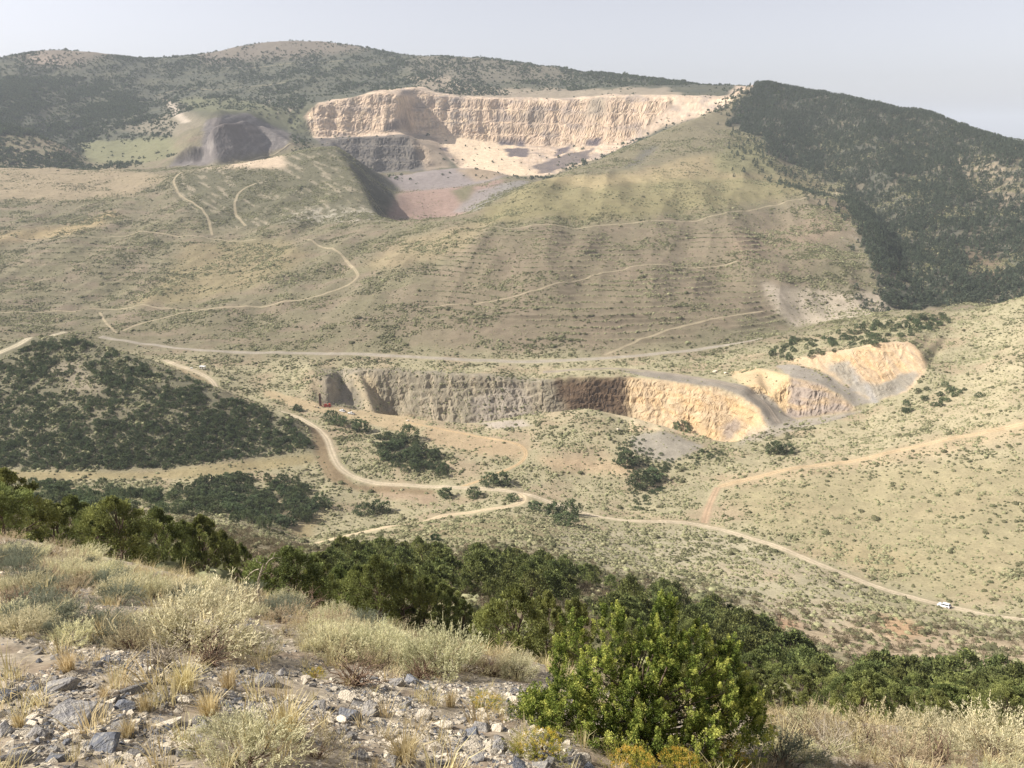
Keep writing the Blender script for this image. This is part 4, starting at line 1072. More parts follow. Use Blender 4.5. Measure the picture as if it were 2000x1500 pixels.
# ------------------------------------------------------------------ trees that can be told apart
def tree(name, proto, loc, rz, h, w, label, cat, group=None, parts=True):
    cm, tm, ph, pw = proto
    sx, sz = w / pw, h / ph
    if parts:
        root = empty(name, loc, rz, (sx, sx, sz))
        tag(root, label, cat, group)
        link('crown', cm, root); link('trunk', tm, root)
    else:
        root = link(name, cm, None, loc); root.rotation_euler = (0, 0, rz); root.scale = (sx, sx, sz)
        tag(root, label, cat, group)
    return root
rt = np.random.default_rng(5)
def ru(a, b): return float(rt.uniform(a, b))
NEAR_T = [(-35, 30, 938, 120, 0, 'dark juniper cut by the left edge of the photo'), (36, 36, 918, 92, 1, 'tall dark juniper near the left edge, first of the row above the sage slope'), (8, 25, 962, 70, 2, 'small olive juniper in front of the dark one at the left edge'),
          (112, 38, 980, 75, 1, 'pale olive juniper just left of the big dark juniper'), (160, 42, 972, 80, 0, 'olive juniper behind the big rounded juniper on the left slope'), (238, 31, 976, 118, 2, 'big rounded juniper with a black shaded right side on the left slope'),
          (196, 34, 992, 70, 3, 'low juniper leaning on the big rounded one'), (325, 40, 996, 82, 0, 'juniper right of the big rounded one, first of the descending row'), (370, 43, 1016, 62, 3, 'second juniper of the descending row left of the bare snag'),
          (406, 45, 1010, 74, 1, 'third and widest juniper of the descending row left of the bare snag'), (446, 47, 1040, 58, 2, 'fourth juniper of the descending row left of the bare snag'), (478, 50, 1062, 44, 3, 'last small juniper of the descending row left of the bare snag'),
          (572, 27, 1074, 125, 2, 'thin olive juniper with bare limbs directly behind the snag'), (515, 31, 1092, 60, 3, 'low juniper left behind the snag'), (622, 36, 1092, 62, 1, 'juniper right of the thin one behind the snag'),
          (668, 38, 1108, 70, 0, 'left flank juniper of the large central clump'), (706, 35, 1106, 74, 1, 'juniper in the large central clump, left of its highest top'), (742, 33, 1090, 92, 2, 'highest juniper of the large central clump'),
          (790, 34, 1106, 78, 0, 'dark juniper right of the highest one in the central clump'), (830, 35, 1128, 70, 1, 'dark juniper on the right of the central clump'), (868, 37, 1140, 66, 3, 'last juniper on the right of the central clump'),
          (905, 34, 1172, 52, 0, 'short pointed juniper between the central clump and the olive one'), (965, 21, 1172, 74, 2, 'olive juniper on the left behind the yellow green one'), (1008, 19, 1146, 112, 0, 'wide olive juniper with bare inner limbs above the sage'),
          (1066, 22, 1156, 82, 1, 'olive juniper touching the left of the bright green juniper'), (1120, 26, 1166, 74, 3, 'dull juniper showing above the bright green juniper')]
for px, Y, top, wpx, k, lab in NEAR_T:
    b = at_px(px, Y)
    h = Y * float(t_of(top)) - b.z
    tree('juniper_tree', JUN_HI[k], b - Vector((0, 0, .05)), ru(0, 6.28), max(h, 1.2), wpx * Y / F * 1.6, lab, 'juniper')
def spread(poly, n, r, y0=0, seedn=0):
    """n ground points whose photograph position falls in a polygon, at least r metres apart"""
    rg = np.random.default_rng(900 + seedn)
    xs = [p[0] for p in poly]; ys = [p[1] for p in poly]; out = []
    for _ in range(n * 40):
        if len(out) >= n: break
        x, y = rg.uniform(min(xs), max(xs)), rg.uniform(min(ys), max(ys))
        if not inpoly(np.array([x]), np.array([y]), poly)[0]: continue
        p = look(x, y, y0)
        if p is None or any((p.xy - q.xy).length < r for q in out): continue
        out.append(p)
    return out
for poly, n, r, kz, lab, grp in (([(600, 1135), (640, 1092), (800, 1080), (900, 1090), (1050, 1105), (1160, 1125), (1195, 1150), (1060, 1180), (900, 1190), (700, 1180)], 105, 2.5, 1.1, 'dark juniper in the band across the slope below the road', 'junipers in the band below the lower road'),
                             ([(1180, 1190), (1290, 1170), (1330, 1190), (1420, 1215), (1560, 1285), (1612, 1330), (1600, 1400), (1480, 1395), (1200, 1320)], 95, 2.3, 1.35, 'dark juniper on the steep slope right of the bright green juniper', 'junipers on the slope behind the bright green juniper'),
                             ([(1620, 1385), (1700, 1335), (1850, 1338), (2010, 1362), (2120, 1380), (2120, 1470), (2000, 1450), (1650, 1420)], 80, 2.0, 1.45, 'dark juniper in the thicket above the sage at the lower right', 'junipers in the lower right thicket')):
    for p in spread(poly, n, r, 28, n):
        big = ru(.75, 1.25)
        kk = int(rt.integers(0, 4))
        pr = JUN_HI[kk] if p.y < 75 else JUN_MID[kk]
        tree('juniper_tree', pr, p - Vector((0, 0, .1)), ru(0, 6.28), min(4.2, .034 * p.y + .3) * big * kz, min(4.6, p.y * .036 + .3) * big * kz * ru(.9, 1.15), lab, 'juniper', grp)
for poly, n, r, h, w, lab, grp in (([(385, 940), (440, 932), (560, 938), (612, 958), (640, 990), (600, 1022), (500, 1036), (430, 1012), (380, 985)], 130, 2.4, 4.8, 6.4, 'dark green oak in the large grove on the valley floor', 'oaks in the large valley grove'),
                                   ([(60, 948), (300, 955), (400, 962), (410, 1005), (300, 1012), (60, 1000)], 80, 2.8, 4.6, 6.4, 'dark oak in the strip of trees behind the left junipers', 'oaks in the strip behind the left junipers'),
                                   ([(728, 856), (790, 852), (872, 902), (864, 930), (800, 926), (742, 892)], 62, 2.0, 4.6, 6.4, 'dark oak in the long grove inside the road bend', 'oaks in the grove inside the road bend')):
    for p in spread(poly, n, r, 250, n):
        tree('oak_tree', OAK[int(rt.integers(0, 4))], p - Vector((0, 0, .3)), ru(0, 6.28), h * ru(.7, 1.2), w * ru(.7, 1.15), lab, 'oak tree', grp)
SINGLES = [(646, 822, 30, 'oak bush left of the white trucks beside the drill rig'), (664, 829, 32, 'dark oak bush hiding part of the white trucks by the drill rig'), (702, 842, 34, 'round oak bush between the rig and the long grove'), (798, 858, 42, 'pale oak bush on the upper edge of the long grove'),
           (958, 946, 34, 'left one of the two dark bushes beside the forking tracks'), (982, 945, 36, 'right one of the two dark bushes beside the forking tracks'), (1046, 996, 28, 'small bush below the hairpin of the lower road'), (1080, 1010, 34, 'bush in the clump below the main road, left of the tree'),
           (1104, 1024, 42, 'largest bush in the clump below the main road'), (1115, 1006, 36, 'upright tree casting a shadow on the main road'), (1002, 978, 24, 'bush inside the hairpin of the lower road'), (712, 1004, 36, 'left end of the low hedge of bushes above the lower road'), (742, 1000, 38, 'right end of the low hedge of bushes above the lower road'),
           (872, 970, 28, 'left one of two bushes below the main road'), (926, 970, 30, 'right one of two bushes below the main road'), (850, 1068, 30, 'lone round tree on the grass below the lower road'), (1512, 884, 34, 'left half of the lone pair of dark bushes above the track'), (1536, 884, 30, 'right half of the lone pair of dark bushes above the track'),
           (580, 802, 18, 'tiny bush left of the drill rig'), (1330, 842, 34, 'flat bush on the crest above the grey gravel mound'), (1250, 948, 46, 'dark bush in the gully below the gravel mound'), (1225, 905, 40, 'dark bush on the left foot of the gravel mound'), (1275, 935, 34, 'small bush at the gully head below the gravel mound')]
for px, py, wpx, lab in SINGLES:
    p = look(px, py, 250)
    w = wpx * p.y / F
    tree('oak_bush', OAK[int(rt.integers(0, 4))], p - Vector((0, 0, .2)), ru(0, 6.28), w * (1.0 if 'tree' in lab else .7), w * 1.1, lab, 'bush')
for p in spread([(1488, 700), (1530, 668), (1650, 642), (1740, 624), (1860, 614), (1882, 620), (1800, 652), (1700, 676), (1620, 690), (1560, 704)], 95, 3.6, 540, 3):
    tree('oak_bush', OAK[int(rt.integers(0, 4))], p - Vector((0, 0, .2)), ru(0, 6.28), 4.0 * ru(.6, 1.3), 5.4 * ru(.6, 1.25), 'dark bush on the wooded bench above the orange rock face', 'bush', 'bushes on the bench above the orange rock face', True)
for p in spread([(1710, 800), (1780, 770), (1850, 748), (1905, 756), (1916, 776), (1850, 792), (1780, 808)], 20, 3.4, 480, 4):
    tree('oak_bush', OAK[int(rt.integers(0, 4))], p - Vector((0, 0, .2)), ru(0, 6.28), 3.0 * ru(.7, 1.3), 4.4 * ru(.7, 1.2), 'dark bush in the patch right of the grey terrace', 'bush', 'bushes right of the grey terrace', True)
# scrub hill on the left
Dh = pmask([(-120, 690), (0, 694), (60, 668), (150, 664), (300, 716), (400, 754), (560, 820), (612, 870), (570, 880), (430, 900), (300, 914), (-120, 914)], 425, 590, 4)
hn = fbm(XG / 22, YG / 22, 4, 441)
Dh = Dh * .2 * (.22 + sstep(-.25, .25, hn + .55 * (PY - 780) / 130 * sstep(0, 1, (PY - 700) / 100)))
Dh *= 1 - .8 * pmask([(90, 715), (150, 700), (190, 745), (205, 775), (120, 765)], 425, 590)
Ph, i, j = sample(Dh, rs); Ph = Ph[thin(Ph, 1.7)]
Ph = Ph[road_clear(Ph[:, 0], Ph[:, 1], 3)]
Ph = Ph[np.argsort(Ph[:, 1])]
print('scrub hill', len(Ph))
for p in Ph[:130]:
    tree('oak_bush', OAK[int(rt.integers(0, 4))], Vector(p) - Vector((0, 0, .2)), ru(0, 6.28), 2.6 * ru(.5, 1.3), 3.6 * ru(.5, 1.2), 'oak bush near the foot of the scrub covered hill on the left', 'bush', 'bushes at the foot of the left hill')
P2_ = Ph[130:]; n = len(P2_); s = rs.uniform(.35, .95, n)
scatter('scrub_thicket', P2_ - [0, 0, .2], [o[0] for o in OAK], np.stack([np.zeros(n), np.zeros(n), rs.uniform(0, 6.28, n)], -1), np.stack([s, s, s * rs.uniform(.7, 1.05, n)], -1), rs.integers(0, 4, n),
        'mixed green and grey scrub covering the hill on the left', 'scrub')
gl = pmask([(1205, 872), (1240, 862), (1290, 905), (1400, 880), (1410, 892), (1300, 925), (1290, 960), (1260, 1000), (1225, 985), (1240, 940), (1210, 910)], 400, 510, 8, 3)
Pg, i, j = sample(gl * .16, rs); Pg = Pg[thin(Pg, 1.4)]; n = len(Pg); s = rs.uniform(.25, .6, n)
scatter('gully_scrub', Pg - [0, 0, .15], [o[0] for o in OAK], np.stack([np.zeros(n), np.zeros(n), rs.uniform(0, 6.28, n)], -1), np.stack([s, s, s * .8], -1), rs.integers(0, 4, n), 'dark low scrub in the gully under the grey gravel mound', 'scrub')
# wooded hill on the right
Dw = mask([(1420, 240), (1480, 158), (2700, 158), (2700, 640), (1750, 640), (1640, 366), (1500, 300), (1490, 274)], 800, 1960, 11, PX, PY)
wn_ = fbm(XG / 60, YG / 60, 4, 451)
Dw = Dw * .08 * (.3 + .7 * sstep(-.3, .2, wn_))
for poly, k in (([(1850, 315), (1960, 300), (2040, 400), (1990, 415), (1900, 395)], .35), ([(1870, 480), (1960, 500), (1960, 560), (1900, 540)], .3), ([(1500, 280), (1660, 330), (1700, 400), (1640, 366), (1520, 320)], .8)):
    Dw *= 1 + (k - 1) * pmask(poly, 800, 1960, 10, 4)
Dw += .006 * pmask([(1400, 200), (1480, 158), (1560, 300), (1680, 360), (1760, 480), (1760, 640), (1640, 640), (1690, 500), (1600, 400), (1440, 330)], 780, 1960, 12, 4)
Pw, i, j = sample(Dw, rs); Pw = Pw[thin(Pw, 3.2)]
Pw = Pw[np.argsort(Pw[:, 1])]
print('wood', len(Pw))
vis = (np.abs(Pw[:, 0] / Pw[:, 1]) < .66)
idx = np.nonzero(vis)[0][:280]; rest = np.setdiff1d(np.arange(len(Pw)), idx)
for k in idx:
    p = Pw[k]; s = ru(.7, 1.2)
    tree('conifer_tree', CON[int(rt.integers(0, 3))], Vector(p) - Vector((0, 0, .4)), ru(0, 6.28), 6.4 * s, 5.2 * s * ru(.85, 1.15), 'dark conifer on the lower part of the wooded hillside at the right', 'conifer', 'conifers on the lower wooded hillside', False)
Pr = Pw[rest]; n = len(Pr); s = rs.uniform(.7, 1.2, n)
scatter('conifer_wood', Pr - [0, 0, .4], [o[0] for o in CON], np.stack([np.zeros(n), np.zeros(n), rs.uniform(0, 6.28, n)], -1), np.stack([s, s, s], -1), rs.integers(0, 3, n),
        'dark conifer wood covering the long hillside on the right up to the skyline', 'conifer wood')
# brush between the junipers on the slope
Ds = sstep(30, 45, YG) * (1 - sstep(215, 260, YG)) * .20 * sstep(-.5, .2, fbm(XG / 9, YG / 9, 3, 461))
Ps, i, j = sample(Ds, rs, 16000); n = len(Ps); s = rs.lognormal(0, .3, n)
vr = rs.choice([0, 0, 1, 2, 3, 4, 5], n)
s = np.where(vr >= 3, s, s * 1.0) * np.where(vr <= 1, .55, 1)
scatter('slope_brush', Ps - [0, 0, .05], [BRUSH[0][0], BRUSH[1][0], SAGE_FAR[0], SAGE_FAR[1], DARK_SAGE[0], DARK_SAGE[1]][:6], np.stack([np.zeros(n), np.zeros(n), rs.uniform(0, 6.28, n)], -1), np.stack([s, s, s], -1), vr,
        'grey brown brush growing between the junipers on the slope', 'brush')

# ------------------------------------------------------------------ the near slope: stones, sage, grass
rf = np.random.default_rng(33)
def rock_mesh(name, seed, mat, n=16, flat=.6):
    rg = np.random.default_rng(seed)
    bm = bmesh.new()
    ax = np.array([rg.uniform(.8, 1.2), rg.uniform(.55, .95), rg.uniform(flat * .7, flat * 1.1)])
    p = rg.uniform(-1, 1, (n, 3)); p = p / np.maximum(np.abs(p).max(1, keepdims=True), np.linalg.norm(p, axis=1, keepdims=True) * .82) * rg.uniform(.82, 1, (n, 1))
    for q in p * ax * .5:
        bm.verts.new(q)
    r = bmesh.ops.convex_hull(bm, input=bm.verts)
    bmesh.ops.delete(bm, geom=[v for v in bm.verts if not v.link_faces], context='VERTS')
    bmesh.ops.bevel(bm, geom=bm.edges[:], offset=.018, segments=1, affect='EDGES')
    bmesh.ops.triangulate(bm, faces=bm.faces[:])
    bmesh.ops.subdivide_edges(bm, edges=bm.edges[:], cuts=1)
    for v in bm.verts:
        q = np.array(v.co)
        d = .030 * fbm(np.array([q[0] * 4 + seed]), np.array([q[1] * 4 + q[2] * 3]), 3, seed % 90)[0] + .014 * pnoise(np.array([q[0] * 17 + seed]), np.array([q[1] * 17 + q[2] * 13]), 3)[0]
        v.co += Vector(q / (np.linalg.norm(q) + 1e-6) * d)
    m = bpy.data.meshes.new(name); bm.to_mesh(m); bm.free(); m.materials.append(mat)
    return m
def stone_mat(name, c1, c2, lichen):
    m, nt, b = newmat(name)
    tc = N(nt, 'ShaderNodeTexCoord'); oi = N(nt, 'ShaderNodeObjectInfo')
    ad = N(nt, 'ShaderNodeVectorMath', operation='ADD'); nt.links.new(tc.outputs['Object'], ad.inputs[0]); nt.links.new(oi.outputs['Location'], ad.inputs[1])
    mx = N(nt, 'ShaderNodeMix', data_type='RGBA'); mx.inputs[6].default_value = (*c1, 1); mx.inputs[7].default_value = (*c2, 1)
    nt.links.new(noise_fac(nt, 3.2, 6, 0, 1, ad.outputs[0], .65), mx.inputs[0])
    mx2 = N(nt, 'ShaderNodeMix', data_type='RGBA'); mx2.inputs[7].default_value = (*lichen, 1); nt.links.new(mx.outputs[2], mx2.inputs[6])
    nt.links.new(mathn(nt, 'POWER', noise_fac(nt, 7, 4, 0, .9, ad.outputs[0], .7), 3.0), mx2.inputs[0])
    mr = N(nt, 'ShaderNodeMapRange'); mr.inputs[3].default_value = .7; mr.inputs[4].default_value = 1.3; nt.links.new(oi.outputs['Random'], mr.inputs[0])
    nt.links.new(scale_col(nt, mx2.outputs[2], mr.outputs[0]), b.inputs['Base Color'])
    n = N(nt, 'ShaderNodeTexNoise'); n.inputs['Scale'].default_value = 14; n.inputs['Detail'].default_value = 8; nt.links.new(ad.outputs[0], n.inputs['Vector'])
    bp = N(nt, 'ShaderNodeBump'); bp.inputs['Strength'].default_value = .6; bp.inputs['Distance'].default_value = .05
    nt.links.new(n.outputs['Fac'], bp.inputs['Height']); nt.links.new(bp.outputs[0], b.inputs['Normal'])
    return m
M_ST_G = stone_mat('grey_limestone', lin(104, 103, 105), lin(156, 151, 144), lin(200, 190, 166))
M_ST_P = stone_mat('pale_limestone', lin(196, 184, 164), lin(222, 210, 188), lin(160, 150, 132))
M_ST_B = stone_mat('blue_grey_limestone', lin(86, 90, 99), lin(126, 128, 134), lin(180, 174, 158))
ROCK_G = [rock_mesh('grey_rock', 700 + i, M_ST_G, 13 + i % 5, [.5, .75, .6, .85][i % 4]) for i in range(7)]
ROCK_P = [rock_mesh('pale_rock', 720 + i, M_ST_P, 13 + i % 5, [.5, .7, .35, .6][i % 4]) for i in range(7)]
ROCK_B = [rock_mesh('blue_rock', 740 + i, M_ST_B, 14 + i % 4, [.7, .85, .6][i % 3]) for i in range(3)]
def rock(px, py, wpx, k, kind, label, group=None, tilt=.35, rz=None, hs=1.0):
    p = look(px, py)
    w = wpx * p.y / F / (CP - (py - 750) / F * SP)
    m = {'g': ROCK_G, 'p': ROCK_P, 'b': ROCK_B}[kind]; m = m[k % len(m)]
    o = link('rock', m, None, p + Vector((0, 0, w * .04)))
    o.rotation_euler = (ru(-tilt, tilt), ru(-tilt, tilt) , ru(0, 6.28) if rz is None else rz); o.scale = (w * .95, w * .95, w * .95 * hs)
    return tag(o, label, 'rock', group)
for a in ((200, 1462, 92, 0, 'b', 'big blue grey boulder at the lower left, darkest of the near rocks', .95), (138, 1408, 112, 1, 'g', 'broad tan and grey rock above the big blue grey boulder', .8), (118, 1346, 104, 2, 'g', 'long flat grey rock at the left with a pale sunlit top', .6), (252, 1350, 62, 1, 'g', 'tilted brown grey slab right of the long flat grey rock', .8),
          (246, 1384, 52, 2, 'b', 'squarish dark grey rock below the tilted slab', 1.), (526, 1336, 62, 3, 'g', 'split grey rock with yellowish lichen under the large sage clump', .9), (8, 1366, 74, 1, 'b', 'blue grey rock cut by the left edge', .9), (334, 1414, 60, 3, 'p', 'wedge shaped tan rock in the middle of the scree', .7),
          (212, 1492, 36, 4, 'p', 'small cream stone directly below the big boulder', .9), (684, 1404, 62, 1, 'b', 'upright white and blue grey rock beside the bottom grass clump', 1.25), (674, 1366, 44, 2, 'p', 'thin flat slab lying above the upright white rock', .35), (776, 1338, 48, 5, 'g', 'grey rock below the dead brown brush', .9),
          (866, 1420, 52, 0, 'p', 'blocky white rock in the scree left of the rabbitbrush', .85), (1000, 1370, 36, 6, 'p', 'leaning white rock left of the bright green juniper', 1.), (962, 1462, 34, 0, 'g', 'pointed grey rock near the bottom rabbitbrush', 1.2), (757, 1438, 44, 5, 'p', 'pale rounded rock in the scree at the bottom', .9),
          (700, 1482, 60, 2, 'g', 'dark grey slab at the bottom edge beside the sage', .8), (70, 1440, 54, 4, 'g', 'dark grey rock left of the big boulder', .9), (30, 1490, 76, 5, 'g', 'low grey outcrop in the bottom left corner', .8), (1060, 1440, 40, 1, 'p', 'white stone left under the bright green juniper', .9),
          (1140, 1490, 50, 3, 'p', 'pale angular stone at the bottom edge under the juniper', .8), (450, 1362, 40, 6, 'g', 'grey stone between two straw tufts', .9), (925, 1440, 46, 5, 'b', 'blue grey stone in front of the white blocky one', .8)):
    rock(*a[:6], hs=a[6])
SCREE = [(0, 1235), (120, 1255), (280, 1275), (420, 1310), (640, 1320), (760, 1325), (900, 1345), (1030, 1350), (1070, 1420), (1160, 1500), (1000, 1500), (720, 1500), (640, 1415), (430, 1420), (350, 1500), (0, 1500)]
nr = 0
while nr < 275:
    x, y = ru(-20, 1160), ru(1235, 1510)
    if not inpoly(np.array([x]), np.array([y]), SCREE)[0]: continue
    nr += 1
    wpx = float(np.exp(rf.normal(3.15, .42))) * (.6 + .7 * (y - 1235) / 265)
    kind = 'p' if ru(0, 1) < .40 else ('g' if ru(0, 1) < .85 else 'b')
    rock(x, y, min(wpx, 52), int(rf.integers(0, 7)), kind, 'small angular limestone rock lying in the scree of the near slope', 'rocks in the scree of the near slope', .6)
SCM = blur(mask(SCREE, 1.5, 16, 10, PX, PY), 4, 0)
def scatter_near(dens, cap, smin, smax, protos, name, label, cat, lognorm=.45, sink=.2, tilt=.6):
    P, i, j = sample(dens, rf, cap); n = len(P)
    s = np.clip(np.exp(rf.normal(math.log(smin * 1.7), lognorm, n)), smin, smax)
    scatter(name, P - np.stack([0 * s, 0 * s, s * sink], -1), protos, np.stack([rf.uniform(-tilt, tilt, n), rf.uniform(-tilt, tilt, n), rf.uniform(0, 6.28, n)], -1), np.stack([s, s, s], -1), rf.integers(0, len(protos), n), label, cat)
nearY = (YG > 1.8) & (YG < 15)
PEB = [rock_mesh('pebble', 760 + i, [M_ST_P, M_ST_G, M_ST_P, M_ST_B][i % 4], 10, .6) for i in range(6)]
scatter_near(nearY * (400 + 3600 * SCM) * sstep(-.3, .2, fbm(XG / .8, YG / .8, 3, 471)), 100000, .024, .12, PEB, 'gravel', 'pale limestone chips and gravel strewn over the near slope', 'gravel')

# rubble under the rock faces
rubm = (pmask(QWP, 1850, 2300, 2) + pmask([(610, 262), (840, 262), (880, 340), (660, 345)], 1860, 2040, 2)) * (.010 + .02 * (1 - CL)) + pmask([(625, 715), (1540, 715), (1830, 660), (1830, 800), (1540, 880), (625, 860)], 520, 650, 3) * (.03 + .10 * CL)
rubm *= 1 - .85 * pmask([(1195, 722), (1320, 728), (1400, 740), (1520, 712), (1552, 708), (1720, 786), (1500, 842), (1400, 760)], 515, 640, 2)
P, i, j = sample(rubm * sstep(-.3, .3, fbm(XG / 12, YG / 12, 3, 491)), rf, 14000); n = len(P); s = np.exp(rf.normal(-.3, .5, n)) * np.where(P[:, 1] > 1500, 2.2, .75)
RUB = [rock_mesh('rubble', 780 + i, plain('rubble_%s' % 'abc'[i], (lin(206, 180, 150, .8), lin(150, 140, 132, .8), lin(186, 160, 126, .8))[i], .95, 0, .1, .25, 1.0), 12, .7) for i in range(3)]
scatter('rock_debris', P - np.stack([0 * s, 0 * s, .1 * s], -1), RUB, rf.uniform(-.6, .6, (n, 3)) * [1, 1, 5], np.stack([s, s, s], -1), rf.integers(0, 3, n), 'broken rock lying on the faces and floors of the two quarry pits', 'rubble')

# sagebrush seen close: woody base, upright silvery shoots
def sage_mesh(seed, w=1.0, h=.62, shoots=300, c_lo=lin(146, 144, 112), c_hi=lin(240, 232, 190), spikes=40):
    rg = np.random.default_rng(seed)
    tw = []
    for k in range(34):
        an = rg.uniform(0, 6.28); rr = rg.uniform(.1, .42) * w
        e = np.array([math.cos(an) * rr, math.sin(an) * rr, h * rg.uniform(.3, .6)])
        tw.append(tube([(rg.normal() * .03, rg.normal() * .03, -.05), e * [.45, .45, .3] + rg.normal(size=3) * .04, e], [.014, .009, .004], 4))
    Vt, Ft, _ = join(tw)
    stem = mesh_from('sage_stem', Vt, Ft, M_TWIG, None, True)
    an = rg.uniform(0, 6.28, shoots); rr = np.sqrt(rg.uniform(0, 1, shoots)) * w * .5
    lump = 1 + .22 * np.cos(an * 2 + rg.uniform(0, 6)) + .15 * np.cos(an * 3 + rg.uniform(0, 6)); rr = rr * lump
    top = h * (1 - .55 * (rr / (w * .55)) ** 2) * rg.uniform(.75, 1.05, shoots)
    base = np.stack([np.cos(an) * rr, np.sin(an) * rr, top * .45], -1)
    dirs = unit(np.stack([np.cos(an) * rr * 1.1, np.sin(an) * rr * 1.1, np.full(shoots, .6 * w)], -1) + rg.normal(size=(shoots, 3)) * .12)
    ln = h * rg.uniform(.3, .6, shoots)
    per = 26
    idx = np.repeat(np.arange(shoots), per); f = rg.uniform(0, 1, len(idx))
    C = base[idx] + dirs[idx] * (ln[idx] * f)[:, None] + rg.normal(size=(len(idx), 3)) * .016
    D = unit(dirs[idx] * 1.2 + rg.normal(size=(len(idx), 3)) * .5)
    tn = np.clip(rg.uniform(0, .6, shoots)[idx] + f * .4, 0, 1)[:, None]
    col = c_lo[None] * (1 - tn) + c_hi[None] * tn
    A = leaves(C, D, .042 * rg.uniform(.7, 1.4, len(idx)), .011, col, rg)
    # flowering stalks
    q = rg.integers(0, shoots, spikes); m = 14
    qi = np.repeat(q, m); f = np.tile(np.linspace(0, 1, m), spikes)
    up = unit(dirs[q] * .4 + np.array([0, 0, 1]) + rg.normal(size=(spikes, 3)) * .08)
    st = base[q] + dirs[q] * ln[q][:, None]
    C = st[np.repeat(np.arange(spikes), m)] + up[np.repeat(np.arange(spikes), m)] * (f * .16 * rg.uniform(.6, 1.4, spikes).repeat(m))[:, None]
    D = up[np.repeat(np.arange(spikes), m)] + rg.normal(size=(len(C), 3)) * .3
    col = np.repeat(c_hi[None] * 1.08, len(C), 0)
    Bq = leaves(C, D, .026, .008, col, rg)
    V, Fq, T = join([A, Bq])
    return mesh_from('sage_foliage', V, Fq, M_SAGE, T), stem
SAGE = [sage_mesh(800), sage_mesh(801, h=.5), sage_mesh(802, h=.72), sage_mesh(803, h=.55)]
SAGE_BL = [sage_mesh(806, c_lo=lin(92, 96, 80), c_hi=lin(150, 154, 132), spikes=20)]
SAGE_GR = [sage_mesh(808, h=.6, c_lo=lin(150, 136, 108), c_hi=lin(206, 192, 156), shoots=150), sage_mesh(809, h=.5, c_lo=lin(140, 124, 100), c_hi=lin(190, 172, 142), shoots=120)]
def sage(px, py, wpx, kind, k, label, group=None, hs=1.0):
    p = look(px, py)
    w = wpx * p.y / F / (CP - (py - 750) / F * SP)
    fo, st = {'s': SAGE, 'b': SAGE_BL, 'g': SAGE_GR}[kind][k % len({'s': SAGE, 'b': SAGE_BL, 'g': SAGE_GR}[kind])]
    r = empty('sagebrush', p - Vector((0, 0, .02 * w)), ru(0, 6.28), (w, w, w * hs))
    tag(r, label, 'sagebrush', group)
    link('foliage', fo, r); link('stem', st, r)
    return r
for a in ((378, 1264, 235, 's', 0, 'largest pale sagebrush, just left of the foot of the snag', .62), (300, 1250, 130, 's', 1, 'left lobe beside the largest pale sagebrush', .7), (478, 1276, 110, 's', 1, 'right lobe beside the largest pale sagebrush, over the lichen rock', .62), (82, 1208, 96, 'b', 0, 'dark bluish sagebrush at the left', .8), (200, 1232, 80, 'b', 0, 'small dark bluish sagebrush right of the larger one', .7),
          (850, 1318, 150, 's', 0, 'spiky pale sagebrush below the pointed juniper', .95), (650, 1280, 110, 's', 1, 'pale sagebrush above the dead brown brush', .8), (720, 1284, 110, 's', 3, 'pale sagebrush between the dead brush and the spiky one', .9), (960, 1320, 90, 'g', 0, 'greyish sagebrush left of the bright green juniper', .8), (1010, 1325, 70, 's', 2, 'small pale sagebrush touching the bright green juniper', .8),
          (480, 1492, 200, 's', 3, 'wide straw coloured sagebrush at the bottom edge', .62), (620, 1480, 120, 'g', 0, 'grey brown sagebrush at the bottom edge left of the dark slab', .7), (440, 1440, 90, 's', 1, 'low pale sagebrush behind the bottom wide one', .7),
          (1530, 1490, 120, 'b', 0, 'blue grey sagebrush at the bottom, right of the bright green juniper', .8), (1580, 1440, 130, 'g', 1, 'grey twiggy sagebrush above the blue grey one', .8), (1700, 1470, 170, 'g', 0, 'wide grey pink sagebrush in the lower right', .62), (1830, 1460, 150, 's', 1, 'pale sagebrush second from the right edge', .6), (1950, 1480, 170, 's', 2, 'pale sagebrush in the bottom right corner', .62), (1770, 1500, 130, 'g', 1, 'brown sagebrush cut by the bottom edge at the right', .7)):
    sage(*a[:6], hs=a[6])
for poly, n, kinds, lab, grp in (([(0, 1062), (150, 1090), (300, 1122), (450, 1160), (600, 1196), (700, 1228), (760, 1250), (620, 1270), (500, 1215), (270, 1190), (120, 1180), (0, 1190)], 66, 'ssgsgb', 'pale sagebrush on the left slope between the rocks and the junipers', 'sagebrush on the left slope'),
                                 ([(600, 1230), (760, 1240), (900, 1280), (1040, 1308), (1030, 1335), (900, 1330), (760, 1310), (600, 1290)], 26, 'sssg', 'pale sagebrush in the strip under the central juniper clump', 'sagebrush under the central junipers'),
                                 ([(1470, 1405), (1600, 1410), (1750, 1440), (2050, 1462), (2050, 1520), (1480, 1520)], 64, 'gsgs', 'grey sagebrush on the slope at the lower right', 'sagebrush at the lower right'),
                                 ([(0, 1200), (260, 1240), (270, 1275), (0, 1240)], 14, 'gsb', 'grey sagebrush at the left along the top of the scree', 'sagebrush along the top of the scree')):
    for p in spread(poly, n, .28, 2, n):
        w = min(float(np.exp(rf.normal(-.5, .35))), .035 * p.y + .22) * (.62 if 'lower right' in lab else 1)
        kd = kinds[int(rf.integers(0, len(kinds)))]
        SS = {'s': SAGE, 'b': SAGE_BL, 'g': SAGE_GR}[kd]; fo, st = SS[int(rf.integers(0, len(SS)))]
        r = empty('sagebrush', p - Vector((0, 0, .02)), ru(0, 6.28), (w, w, w * ru(.55, .95)))
        tag(r, lab, 'sagebrush', grp); link('foliage', fo, r); link('stem', st, r)

